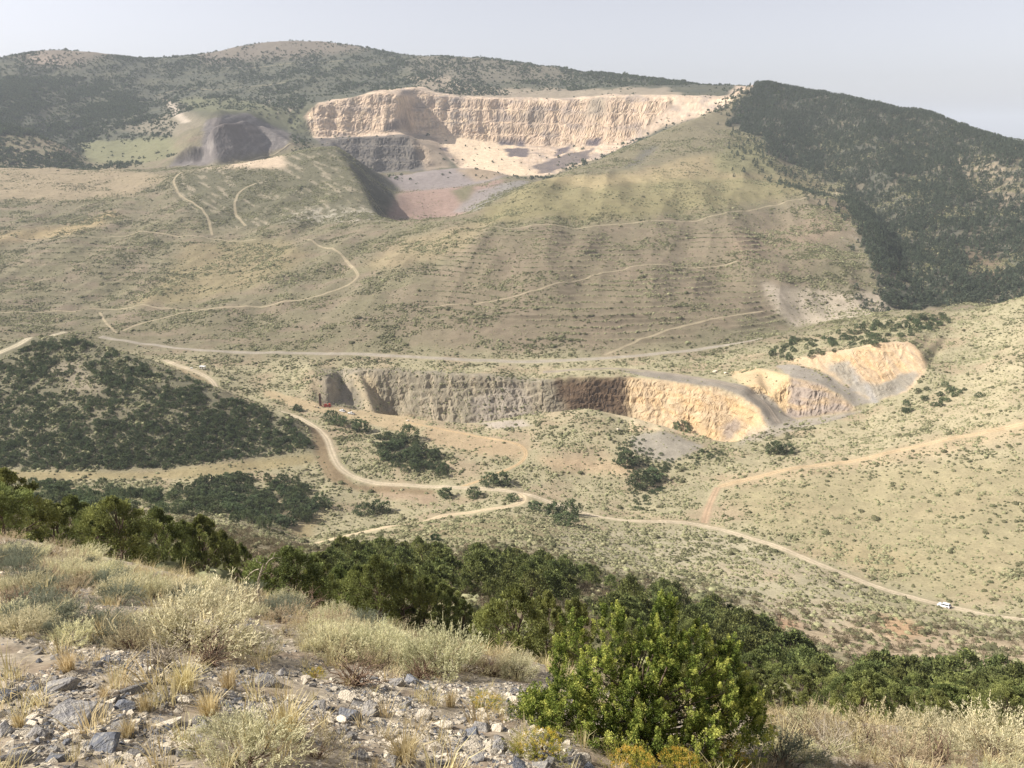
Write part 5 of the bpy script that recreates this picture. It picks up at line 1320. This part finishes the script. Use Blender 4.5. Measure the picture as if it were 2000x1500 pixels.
# straw coloured bunch grass
def tuft_mesh(name, seed, blades, h, spread_, c_lo, c_hi):
    rg = np.random.default_rng(seed); V = []; Fq = []; T = []
    for k in range(blades):
        an = rg.uniform(0, 6.28); r0 = rg.uniform(0, .16) ; L = h * rg.uniform(.5, 1.1); ben = rg.uniform(.05, spread_)
        b = np.array([math.cos(an) * r0, math.sin(an) * r0, -.01]); d = np.array([math.cos(an + rg.normal() * .5), math.sin(an + rg.normal() * .5), 0])
        sd = np.array([-d[1], d[0], 0]) * .0045 * rg.uniform(.7, 1.4) * (1 if h > .5 else 1)
        t = rg.uniform(0, 1); c = c_lo * (1 - t) + c_hi * t
        p0, p1, p2 = b, b + d * ben * .35 * L + np.array([0, 0, .55 * L]), b + d * ben * L + np.array([0, 0, L * (1 - .3 * ben)])
        o = len(V); V += [p0 - sd, p0 + sd, p1 + sd * .8, p1 - sd * .8, p2 + sd * .2, p2 - sd * .2]
        Fq += [(o, o + 1, o + 2, o + 3), (o + 3, o + 2, o + 4, o + 5)]; T += [c] * 6
    return mesh_from(name, V, Fq, M_STRAW, np.array(T))
S_LO, S_HI = lin(176, 158, 112), lin(230, 216, 172)
TUFT = [tuft_mesh('grass_tuft', 820 + i, 240, .5, [.7, .5, .9][i], S_LO, S_HI) for i in range(3)]
TUFT_S = [tuft_mesh('grass_blades', 830 + i, 45, .4, .9, S_LO, S_HI) for i in range(3)]
for px, py, wpx, k, lab in ((134, 1310, 62, 0, 'upright straw tuft above the long flat rock'), (362, 1348, 84, 2, 'reddish straw tuft under the largest sagebrush'), (448, 1345, 52, 1, 'straw tuft left of the lichen rock'), (410, 1396, 70, 0, 'golden straw tuft in the middle of the scree'), (284, 1388, 50, 1, 'straw tuft beside the squarish dark rock'),
                            (252, 1440, 54, 0, 'greenish straw tuft right behind the big blue grey boulder'), (205, 1362, 34, 2, 'small straw tuft between the flat rock and the tilted slab'), (40, 1420, 40, 1, 'straw tuft near the left edge below the cut rock'), (560, 1440, 110, 0, 'wide straw tuft left of the upright white rock'), (790, 1490, 90, 2, 'straw tuft at the bottom edge in the middle'), (880, 1380, 40, 1, 'small straw tuft above the blocky white rock'), (1010, 1470, 46, 0, 'straw tuft beside the bottom rabbitbrush')):
    p = look(px, py); w = wpx * p.y / F / (CP - (py - 750) / F * SP) / .62
    o = link('grass_tuft', TUFT[k], None, p); o.scale = (w, w, w * 1.1); o.rotation_euler = (0, 0, ru(0, 6.28)); tag(o, lab, 'grass tuft')
gd = nearY * (6 + 10 * sstep(0, .4, fbm(XG / .6, YG / .6, 3, 481))) * (1 - .35 * SCM)
scatter_near(gd, 5200, .22, .8, TUFT_S, 'dry_grass', 'thin straw coloured grass between the stones and the sage', 'grass', .35, 0, .15)

# yellow flowering rabbitbrush
def rabbit_mesh(seed):
    f, s = sage_mesh(seed, 1.0, .62, 200, lin(120, 122, 58), lin(182, 174, 84), 20)
    rg = np.random.default_rng(seed + 1)
    n = 90; an = rg.uniform(0, 6.28, n); rr = np.sqrt(rg.uniform(0, 1, n)) * .46
    top = .62 * (1 - .5 * (rr / .55) ** 2) * rg.uniform(.9, 1.12, n) + .03
    C0 = np.stack([np.cos(an) * rr, np.sin(an) * rr, top], -1); idx = np.repeat(np.arange(n), 22)
    C = C0[idx] + rg.normal(size=(len(idx), 3)) * [.022, .022, .016]
    t = rg.uniform(0, 1, n)[idx][:, None]
    V, Fq, T = leaves(C, unit(rg.normal(size=C.shape) + [0, 0, .8]), .02, .013, lin(206, 172, 62) * (1 - t) + lin(230, 206, 104) * t, rg)
    return f, s, mesh_from('flower_head', V, Fq, M_STRAW, T)
RAB = [rabbit_mesh(850), rabbit_mesh(853)]
for px, py, wpx, k, hs, lab in ((952, 1384, 62, 0, .6, 'small flat yellow rabbitbrush in the scree left of the juniper'), (1055, 1478, 92, 1, .8, 'round yellow rabbitbrush at the lower left foot of the juniper'), (1235, 1520, 95, 0, .9, 'yellow rabbitbrush on the bottom edge below the juniper, leftmost of three'), (1322, 1520, 90, 1, .9, 'middle one of three yellow rabbitbrushes on the bottom edge'), (1412, 1510, 95, 0, .9, 'orange yellow rabbitbrush on the bottom edge, rightmost of three'), (615, 1322, 40, 1, .5, 'tiny yellow flowering plant beside the lichen rock')):
    p = look(px, py); w = wpx * p.y / F / (CP - (py - 750) / F * SP)
    r = empty('rabbitbrush', p, ru(0, 6.28), (w, w, w * hs)); tag(r, lab, 'rabbitbrush')
    for nm, mm in zip(('foliage', 'stem', 'flower_head'), RAB[k]): link(nm, mm, r)

# dead brush and the bare snag
def dead_mesh(seed, n=70, w=1.0, h=.5):
    rg = np.random.default_rng(seed); parts = []
    for k in range(n):
        an = rg.uniform(0, 6.28); p = np.array([rg.normal() * .05, rg.normal() * .05, 0.]); d = np.array([math.cos(an) * .6, math.sin(an) * .6, rg.uniform(.2, .9)])
        pts = [p]; 
        for s in range(5):
            d = unit(d + rg.normal(size=3) * .38); p = p + d * w * .12; p[2] = max(p[2], .02); pts.append(p.copy())
        r0 = rg.uniform(.004, .013); parts.append(tube(pts, [r0 * (1 - .15 * q) for q in range(6)], 4))
    V, Fq, _ = join(parts)
    return V, Fq
M_DBRUSH = plain('dead_brush', (.24, .165, .115), .9, 0, .1, .35, 12)
for px, py, wpx, sd, lab in ((694, 1340, 130, 860, 'reddish brown dead brush in the middle of the slope'), (952, 1318, 74, 861, 'brown dead brush left of the bright green juniper'), (318, 1300, 110, 862, 'tangle of grey dead stems under the largest sagebrush'), (30, 1190, 90, 863, 'reddish dead brush at the left edge'), (600, 1190, 90, 864, 'purplish bare brush right of the snag'), (770, 1215, 100, 865, 'bare grey brush at the foot of the central juniper clump'), (250, 1262, 90, 866, 'brown dead twigs left under the largest sagebrush'), (410, 1296, 120, 867, 'brown dead twigs at the foot of the largest sagebrush'), (820, 1326, 90, 868, 'brown dead twigs under the spiky sagebrush'), (130, 1120, 80, 869, 'grey dead brush on the left crest in front of the junipers'), (1620, 1470, 130, 870, 'grey dead twigs in the sage at the lower right'), (1840, 1490, 120, 871, 'brown dead twigs among the sage near the right edge')):
    p = look(px, py); w = wpx * p.y / F / (CP - (py - 750) / F * SP)
    V, Fq = dead_mesh(sd); o = link('dead_brush', mesh_from('dead_brush', V, Fq, M_DEAD if 'grey dead' in lab else M_DBRUSH, None, True), None, p); o.scale = (w, w, w); tag(o, lab, 'dead brush')
bp_ = look(512, 1200); sc = bp_.y / F / (CP - 450 / F * SP)
def sp(x, y, d=0): return Vector(((x - 512) * sc, d * sc, (1200 - y) * sc * .98 / CP))
snag = empty('dead_tree', bp_); tag(snag, 'bare bleached dead tree with a crooked forked top on the left slope', 'dead tree')
V, Fq = tube([sp(514, 1206), sp(511, 1180), sp(510, 1150), sp(512, 1128), sp(517, 1113), sp(521, 1105)], [3.1 * sc, 2.6 * sc, 2.3 * sc, 2.1 * sc, 1.9 * sc, 1.7 * sc], 8)
link('trunk', mesh_from('trunk', V, Fq, M_DEAD, None, True), snag)
for pts, r in (([(520, 1107), (523, 1098), (526, 1091), (520, 1088), (514, 1086), (512, 1080)], 1.7), ([(520, 1108), (528, 1102), (531, 1092), (537, 1084), (545, 1078), (549, 1068)], 1.6), ([(519, 1108), (516, 1102), (508, 1105), (500, 1109), (494, 1116), (486, 1124)], 1.2), ([(517, 1116), (523, 1112), (530, 1111)], .9), ([(542, 1080), (548, 1078), (560, 1080), (562, 1072)], .7)):
    V, Fq = tube([sp(a, b, (k * 1.7) % 5 - 2) for k, (a, b) in enumerate(pts)], [r * sc * (1 - .8 * k / len(pts)) for k in range(len(pts))], 6)
    link('branch', mesh_from('branch', V, Fq, M_DEAD, None, True), snag)

# the bright green juniper in the foreground
hp = look(1250, 1462); hs_ = hp.y / F / (CP - (1462 - 750) / F * SP)
def hero():
    rg = np.random.default_rng(99)
    plumes = [(-190, 20, 110, 95), (-150, -40, 190, 90), (-135, 60, 250, 80), (-95, -10, 235, 95), (-60, 50, 285, 85), (-20, -50, 215, 100), (10, 20, 270, 95), (42, 60, 300, 70), (60, -20, 235, 100), (100, 40, 250, 90), (135, -30, 195, 95), (165, 30, 215, 80), (190, -10, 140, 90), (0, -90, 150, 120), (90, -85, 135, 110), (-90, -85, 140, 110), (205, 40, 100, 80), (-205, 55, 80, 80)]
    Cs, Ds, Ts = [], [], []; P = []
    for (x, dep, h, wd) in plumes:
        ncl = int(32 + h * .30); tn0 = rg.uniform(-.12, .12)
        z = rg.uniform(.02, 1, ncl) ** .85; an = rg.uniform(0, 6.28, ncl)
        pr = wd * .74 * (1 - .86 * z) ** .62 * rg.uniform(.35, 1, ncl) ** .5
        pc = np.stack([x + np.cos(an) * pr, dep + np.sin(an) * pr, z * h], -1)
        P += list(pc * hs_)
        for c in pc:
            m = int(rg.integers(110, 190)); sz = rg.uniform(8, 20) * (1.15 - .45 * c[2] / 300)
            ax = unit(np.array([(c[0] - x) * .012, (c[1] - dep) * .012, 1.0]) + rg.normal(size=3) * .35)
            f = rg.uniform(-1, 1.5, m)
            rad = (1 - np.abs(f - .1) / 1.7) * sz * .62
            o = rg.normal(size=(m, 3)); o -= (o @ ax)[:, None] * ax; o = unit(o) * (rad * rg.uniform(.2, 1, m) ** .5)[:, None]
            Cs.append(c + ax * (f * sz)[:, None] + o); Ds.append(unit(ax * .7 + unit(o) * .9 + rg.normal(size=(m, 3)) * .55))
            tt = np.clip(rg.uniform(.05, .75) + tn0 + .28 * (f / 1.5) + rg.normal(size=m) * .1, 0, 1); Ts.append(tt)
    C = np.concatenate(Cs) * hs_; D_ = np.concatenate(Ds); t = np.concatenate(Ts)[:, None]
    C[:, 2] = np.maximum(C[:, 2], .01)
    lo, mid, hi = lin(50, 64, 32), lin(122, 137, 62), lin(204, 205, 110)
    col = np.where(t < .5, lo * (1 - t * 2) + mid * t * 2, mid * (2 - t * 2) + hi * (t * 2 - 1))
    V, Fq, T = leaves(C, D_, 3.9 * hs_ * rg.uniform(.6, 1.4, len(C)), 1.9 * hs_, col, rg)
    cm = mesh_from('crown', V, Fq, M_BRIGHT, T)
    tm = trunk_mesh('trunk', np.array(P), 260 * hs_, 7 * hs_, 98, 4, 60)
    return cm, tm
cm, tm = hero()
root = empty('juniper_tree', hp); tag(root, 'bright yellow green bushy juniper in the foreground right of the centre', 'juniper')
link('crown', cm, root); link('trunk', tm, root)
print('hero', len(cm.polygons), hp, 'dist')

# ------------------------------------------------------------------ vehicles, rig, shed, poles
def bmesh_obj(name, build, mat, parent, bev=0.0):
    bm = bmesh.new(); build(bm)
    if bev:
        bmesh.ops.bevel(bm, geom=bm.edges[:], offset=bev, segments=2, affect='EDGES', profile=.6)
    bmesh.ops.recalc_face_normals(bm, faces=bm.faces[:])
    m = bpy.data.meshes.new(name); bm.to_mesh(m); bm.free(); m.materials.append(mat)
    return link(name, m, parent)
def box(bm, x0, x1, y0, y1, z0, z1):
    v = [bm.verts.new(p) for p in ((x0, y0, z0), (x1, y0, z0), (x1, y1, z0), (x0, y1, z0), (x0, y0, z1), (x1, y0, z1), (x1, y1, z1), (x0, y1, z1))]
    for f in ((3, 2, 1, 0), (4, 5, 6, 7), (0, 1, 5, 4), (1, 2, 6, 5), (2, 3, 7, 6), (3, 0, 4, 7)):
        bm.faces.new([v[i] for i in f])
def prism(bm, prof, y0, y1, inset=0.0, zin=None):
    """side outline (x, z) carried across the width; points above zin lean inwards"""
    def yy(z, y): return y * (1 - inset) if zin is not None and z > zin else y
    a = [bm.verts.new((x, yy(z, y0), z)) for x, z in prof]; b = [bm.verts.new((x, yy(z, y1), z)) for x, z in prof]
    n = len(prof); bm.faces.new(a); bm.faces.new(b[::-1])
    for i in range(n):
        bm.faces.new((a[i], b[i], b[(i + 1) % n], a[(i + 1) % n]))
def cyl(bm, c, r, y0, y1, k=18):
    a = [bm.verts.new((c[0] + r * math.cos(2 * math.pi * q / k), y0, c[1] + r * math.sin(2 * math.pi * q / k))) for q in range(k)]
    b = [bm.verts.new((c[0] + r * math.cos(2 * math.pi * q / k), y1, c[1] + r * math.sin(2 * math.pi * q / k))) for q in range(k)]
    bm.faces.new(a); bm.faces.new(b[::-1])
    for q in range(k):
        bm.faces.new((a[q], b[q], b[(q + 1) % k], a[(q + 1) % k]))
M_WHITE = plain('white_paint', (.78, .78, .76), .35, 0, .5, .05, 2)
M_GLASS = plain('dark_glass', (.02, .025, .03), .08, 0, .6, .05, 2)
M_RUBBER = plain('rubber', (.025, .025, .025), .9, 0, .1, .1, 8)
M_RIM = plain('rim', (.35, .35, .36), .4, .8, .5, .05, 4)
M_DARK = plain('dark_trim', (.04, .04, .045), .6, 0, .3, .1, 4)
M_RED = plain('red_paint', (.45, .06, .04), .5, 0, .4, .15, 1.5)
M_DRED = plain('dark_red_steel', (.10, .025, .02), .6, .2, .4, .2, 1.5)
M_LAMP = plain('lamp_glass', (.7, .68, .6), .2, 0, .6, .05, 4)
M_REDL = plain('tail_glass', (.4, .02, .02), .2, 0, .6, .05, 4)
M_CREAM = plain('cream_sheet', (.74, .70, .60), .5, 0, .3, .06, 1.5)
M_POLE = plain('weathered_wood', (.14, .10, .07), .9, 0, .1, .3, 5)
M_TAN = plain('tan_canvas', (.55, .43, .28), .9, 0, .1, .15, 3)
def wheel(parent, x, y, r=.39, wd=.25):
    s = 1 if y > 0 else -1
    w = bmesh_obj('wheel', lambda bm: cyl(bm, (x, r), r * .98, y - wd / 2, y + wd / 2, 20), M_RUBBER, parent, .02)
    bmesh_obj('rim', lambda bm: cyl(bm, (x, r), r * .6, y + s * (wd / 2 - .05), y + s * (wd / 2 + .012), 14), M_RIM, w)
def slope_at(p, ang, d=2.0):
    f = Vector((math.cos(ang), math.sin(ang)))
    z1 = float(ground(p.x + f.x * d, p.y + f.y * d)); z0 = float(ground(p.x - f.x * d, p.y - f.y * d))
    return math.atan2(z1 - z0, 2 * d)
def put(root, p, ang, dz=0.0):
    root.location = p + Vector((0, 0, dz)); root.rotation_euler = (0, -slope_at(p, ang), ang)
def pickup(p, ang, label, paint=M_WHITE, suv=False, dz=.0):
    root = empty('pickup_truck' if not suv else 'car', p); tag(root, label, 'pickup truck' if not suv else 'car', None); put(root, p, ang, dz)
    if suv:
        prof = [(-2.3, .42), (-2.35, .95), (-2.2, 1.08), (.75, 1.12), (2.1, .98), (2.35, .8), (2.35, .4), (1.95, .34), (-1.9, .34)]
        cab = [(-2.22, 1.06), (-1.95, 1.68), (-1.5, 1.76), (.1, 1.74), (.5, 1.62), (1.15, 1.08)]
    else:
        prof = [(-2.75, .5), (-2.78, 1.12), (-.75, 1.14), (.95, 1.14), (2.45, 1.06), (2.68, .92), (2.7, .46), (2.2, .4), (-2.3, .42)]
        cab = [(-.72, 1.12), (-.62, 1.78), (-.35, 1.86), (.3, 1.84), (.55, 1.76), (1.25, 1.12)]
    body = bmesh_obj('body', lambda bm: prism(bm, prof, -.95, .95), paint, root, .05)
    bmesh_obj('cabin', lambda bm: prism(bm, cab, -.88, .88, .14, 1.3), paint, root, .04)
    xs = [q[0] for q in cab]; lo, hi = min(xs), max(xs)
    for s in (-1, 1):
        def side(bm, s=s):
            pts = [(lo + .25, 1.2), (lo + .36, 1.62), (hi - .85, 1.62), (hi - .38, 1.2)]
            a = [bm.verts.new((x, s * (.895 - .12 * (z - 1.2) / .5), z)) for x, z in pts]; b = [bm.verts.new((x, s * (.87 - .12 * (z - 1.2) / .5), z)) for x, z in pts]
            bm.faces.new(a); bm.faces.new(b[::-1])
            for i in range(4): bm.faces.new((a[i], b[i], b[(i + 1) % 4], a[(i + 1) % 4]))
        bmesh_obj('side_window', side, M_GLASS, root)
        bmesh_obj('headlight', lambda bm, s=s: box(bm, 2.3 if suv else 2.58, 2.38 if suv else 2.72, s * .55, s * .88, .72, .9), M_LAMP, root, .01)
        bmesh_obj('tail_light', lambda bm, s=s: box(bm, -2.4 if suv else -2.81, -2.3 if suv else -2.7, s * .72, s * .9, .8, 1.05), M_REDL, root, .01)
        bmesh_obj('mirror', lambda bm, s=s: box(bm, hi - .6, hi - .45, s * .93, s * 1.12, 1.14, 1.3), M_DARK, root, .01)
    def screen(bm, rear=False):
        (xa, za), (xb, zb) = ((hi - .06, 1.2), (hi - .58, 1.68)) if not rear else ((lo + .0, 1.18), (lo + (.24 if suv else .1), 1.64))
        e = .035 if not rear else -.035
        for yv in (0,):
            a = [bm.verts.new(q) for q in ((xa + e, -.74, za), (xa + e, .74, za), (xb + e, .64, zb), (xb + e, -.64, zb))]; b = [bm.verts.new((v.co.x - e, v.co.y, v.co.z)) for v in a]
            bm.faces.new(a); bm.faces.new(b[::-1])
            for i in range(4): bm.faces.new((a[i], b[i], b[(i + 1) % 4], a[(i + 1) % 4]))
    bmesh_obj('windscreen', screen, M_GLASS, root)
    bmesh_obj('rear_window', lambda bm: screen(bm, True), M_GLASS, root)
    if not suv:
        bmesh_obj('truck_bed', lambda bm: box(bm, -2.68, -.82, -.8, .8, 1.10, 1.165), M_DARK, root, .01)
    bmesh_obj('bumper', lambda bm: (box(bm, -2.5 if suv else -2.9, -2.3 if suv else -2.72, -.9, .9, .42, .62), box(bm, 2.32 if suv else 2.66, 2.46 if suv else 2.82, -.92, .92, .4, .62)), M_DARK, root, .03)
    for x in ((-1.45, 1.5) if suv else (-1.75, 1.75)):
        for y in (-.86, .86):
            wheel(root, x, y)
    return root
def roadz(p, l=.13): return Vector((p.x, p.y, float(ground(p.x, p.y)) + l))
pa, pb = look(1800, 1172, 200), look(1880, 1192, 200)
pickup(roadz(look(1844, 1186, 200)), math.atan2(pa.y - pb.y, pa.x - pb.x), 'white car with dark windows on the dirt road at the lower right', M_WHITE, True)
pickup(roadz(look(669, 804, 450), .02), R(150), 'white pickup nearer to the drill rig, partly behind the oak bush')
pickup(roadz(look(686, 809, 450), .02), R(165), 'white pickup farther right of the two by the drill rig')
# drill rig
def rig(p, ang):
    root = empty('drill_rig', p); tag(root, 'red truck mounted drill rig with its dark mast raised beside the pit', 'drill rig'); put(root, p, ang); root.rotation_euler = (0, 0, ang)
    bmesh_obj('chassis', lambda bm: (box(bm, -4.2, 4.2, -1.0, 1.0, .75, 1.15), box(bm, -1.2, 1.6, -1.15, 1.15, 1.15, 2.0)), M_RED, root, .04)
    cab = bmesh_obj('cab', lambda bm: prism(bm, [(2.3, 1.15), (2.3, 2.9), (2.6, 3.0), (3.6, 2.95), (4.15, 2.1), (4.3, 1.15)], -1.15, 1.15), M_RED, root, .05)
    bmesh_obj('windscreen', lambda bm: prism(bm, [(3.68, 2.88), (3.74, 2.9), (4.2, 2.18), (4.14, 2.16)], -.95, .95), M_GLASS, cab)
    bmesh_obj('engine_box', lambda bm: box(bm, -.9, 1.3, -.9, .9, 2.0, 2.7), M_RED, root, .05)
    def mast(bm):
        for sx in (-.6, .6):
            for sy in (-.6, .6):
                box(bm, -3.7 + sx - .16, -3.7 + sx + .16, sy - .16, sy + .16, .8, 11.2)
        for k in range(14):
            z = 1.2 + k * .72
            for sy in (-.6, .6):
                box(bm, -4.2, -3.2, sy - .08, sy + .08, z, z + .22)
            for sx in (-.6, .6):
                box(bm, -3.7 + sx - .08, -3.7 + sx + .08, -.5, .5, z + .36, z + .56)
    m = bmesh_obj('mast', mast, M_DRED, root)
    bmesh_obj('crown_block', lambda bm: box(bm, -4.25, -3.15, -.55, .55, 11.2, 11.6), M_DRED, m, .04)
    bmesh_obj('drill_string', lambda bm: box(bm, -3.8, -3.6, -.1, .1, .0, 10.9), M_DARK, m)
    bmesh_obj('mast_brace', lambda bm: prism(bm, [(-3.3, 5.6), (-3.3, 5.85), (-1.0, 2.2), (-1.15, 2.0)], -.08, .08), M_RED, root)
    for x in (-4.0, 1.9):
        for y in (-1.3, 1.3):
            bmesh_obj('jack_leg', lambda bm, x=x, y=y: (box(bm, x - .12, x + .12, y - .12, y + .12, .1, 1.3), box(bm, x - .3, x + .3, y - .3, y + .3, -.05, .1)), M_DRED, root, .02)
    for x in (-2.6, -1.4, 3.3):
        for y in (-.95, .95):
            wheel(root, x, y, .52, .32)
    return root
rig(roadz(look(636, 796, 450), .05), R(8))
for px, py, lab, mt, s in ((615, 795, 'small tan tarpaulin covered heap left of the drill rig', M_TAN, 1.0), (622, 797, 'small dark equipment box left of the drill rig', M_DARK, .8)):
    p = roadz(look(px, py, 450), 0)
    root = empty('supply_box', p, ru(0, 3)); tag(root, lab, 'box')
    bmesh_obj('crate', lambda bm: box(bm, -.9 * s, .9 * s, -.6 * s, .6 * s, -.1, .8 * s), mt, root, .04)
    bmesh_obj('lid', lambda bm: prism(bm, [(-.95 * s, .8 * s), (-.7 * s, 1.05 * s), (.7 * s, 1.05 * s), (.95 * s, .8 * s)], -.65 * s, .65 * s), mt, root, .03)
# pale trailer cabin above the road
p = roadz(look(396, 721, 500), 0); root = empty('trailer_cabin', p, R(-14)); tag(root, 'small white trailer cabin beside the dirt road behind the left hill', 'trailer')
bmesh_obj('body', lambda bm: box(bm, -2.5, 2.5, -1.2, 1.2, .55, 2.6), M_CREAM, root, .06)
bmesh_obj('roof', lambda bm: prism(bm, [(-2.65, 2.6), (-2.6, 2.75), (2.6, 2.75), (2.65, 2.6)], -1.35, 1.35), M_WHITE, root, .04)
bmesh_obj('door', lambda bm: box(bm, .6, 1.4, -1.24, -1.19, .6, 2.4), M_DARK, root)
bmesh_obj('window', lambda bm: box(bm, -1.6, -.3, -1.24, -1.19, 1.4, 2.1), M_GLASS, root)
bmesh_obj('hitch', lambda bm: prism(bm, [(2.45, .55), (2.45, .7), (3.7, .62), (3.7, .5)], -.1, .1), M_DARK, root)
for x in (-.6, .4):
    for y in (-1.0, 1.0): wheel(root, x, y, .36, .22)
p = roadz(look(374, 720, 500), 0); root = empty('supply_box', p, R(10)); tag(root, 'low white box lying left of the white trailer cabin', 'box')
bmesh_obj('crate', lambda bm: box(bm, -.9, .9, -.5, .5, -.1, .6), M_WHITE, root, .04); bmesh_obj('lid', lambda bm: box(bm, -.95, .95, -.55, .55, .6, .7), M_WHITE, root, .02)
p = roadz(look(452, 741, 500), 0)
tree('oak_bush', OAK[1], p, 1., 2.2, 4.2, 'dark bush right of the white trailer cabin', 'bush')
# power poles
def pole(px, pyb, pyt, r, label, arm=True):
    p = look(px, pyb, 60); h = p.y * float(t_of(pyt)) - p.z
    root = empty('utility_pole', p); tag(root, label, 'utility pole')
    V, Fq = tube([(0, 0, -.4), (0, 0, h)], [r, r * .7], 10); link('shaft', mesh_from('shaft', V, Fq, M_POLE, None, True), root)
    if arm:
        a = bmesh_obj('cross_arm', lambda bm: box(bm, -1.1, 1.1, -.07, .07, h - .75, h - .58), M_POLE, root)
        for x in (-1.0, 0.0, 1.0):
            V, Fq = tube([(x, 0, h - .58), (x, 0, h - .38)], [.05, .04], 8); link('insulator', mesh_from('insulator', V, Fq, M_WHITE, None, True), root)
pole(1519, 1246, 1196, .15, 'dark wooden utility pole standing among the junipers at the right')
pole(655, 1066, 1038, .10, 'thin pole beside the lower road on the left')
# boulders dumped at the pit edge
for px, py, w, lab in ((796, 822, 2.6, 'tan boulder on the pit edge, left of the pair'), (806, 824, 2.0, 'smaller tan boulder on the pit edge, right of the pair'), (1396, 727, 5.0, 'orange rock block left of the orange bank'), (1418, 730, 4.0, 'smaller orange rock block beside the orange bank'), (1208, 840, 3.2, 'pale boulder on the crest above the gravel mound')):
    p = look(px, py, 450); o = link('boulder', ROCK_P[(int(px)) % 7], None, p + Vector((0, 0, w * .15))); o.scale = (w, w, w * .9); o.rotation_euler = (.2, .1, px % 6); tag(o, lab, 'boulder')

# ------------------------------------------------------------------ haze
zlo = float(ZG.min()) - 1.0; zhi = float(max(ZG[VV < math.log(4000)].max(), 0)) + 25.0
def haze_box(x0, x1, y0, y1, z0, z1):
    bm = bmesh.new()
    bmesh.ops.create_cube(bm, size=1, matrix=Matrix.Translation(((x0 + x1) / 2, (y0 + y1) / 2, (z0 + z1) / 2)) @ Matrix.Diagonal((x1 - x0, y1 - y0, z1 - z0, 1)))
    m = bpy.data.meshes.new('haze'); bm.to_mesh(m); bm.free()
    mat = bpy.data.materials.new('haze'); mat.use_nodes = True
    nt = mat.node_tree; nt.nodes.clear()
    out = nt.nodes.new('ShaderNodeOutputMaterial'); v = nt.nodes.new('ShaderNodeVolumePrincipled')
    v.inputs['Color'].default_value = HAZE_COL; v.inputs['Density'].default_value = HAZE_D; v.inputs['Anisotropy'].default_value = HAZE_G
    nt.links.new(v.outputs[0], out.inputs['Volume'])
    m.materials.append(mat)
    o = link('haze', m); tag(o, None, None, None, 'stuff')
    return o
HAZE_D = .000085; HAZE_COL = (.86, .92, 1.0, 1); HAZE_G = .0
xe = float(np.abs(XD).max()) + 500
haze_box(-xe, xe, -200, float(YD.max()) + 500, zlo, zhi)
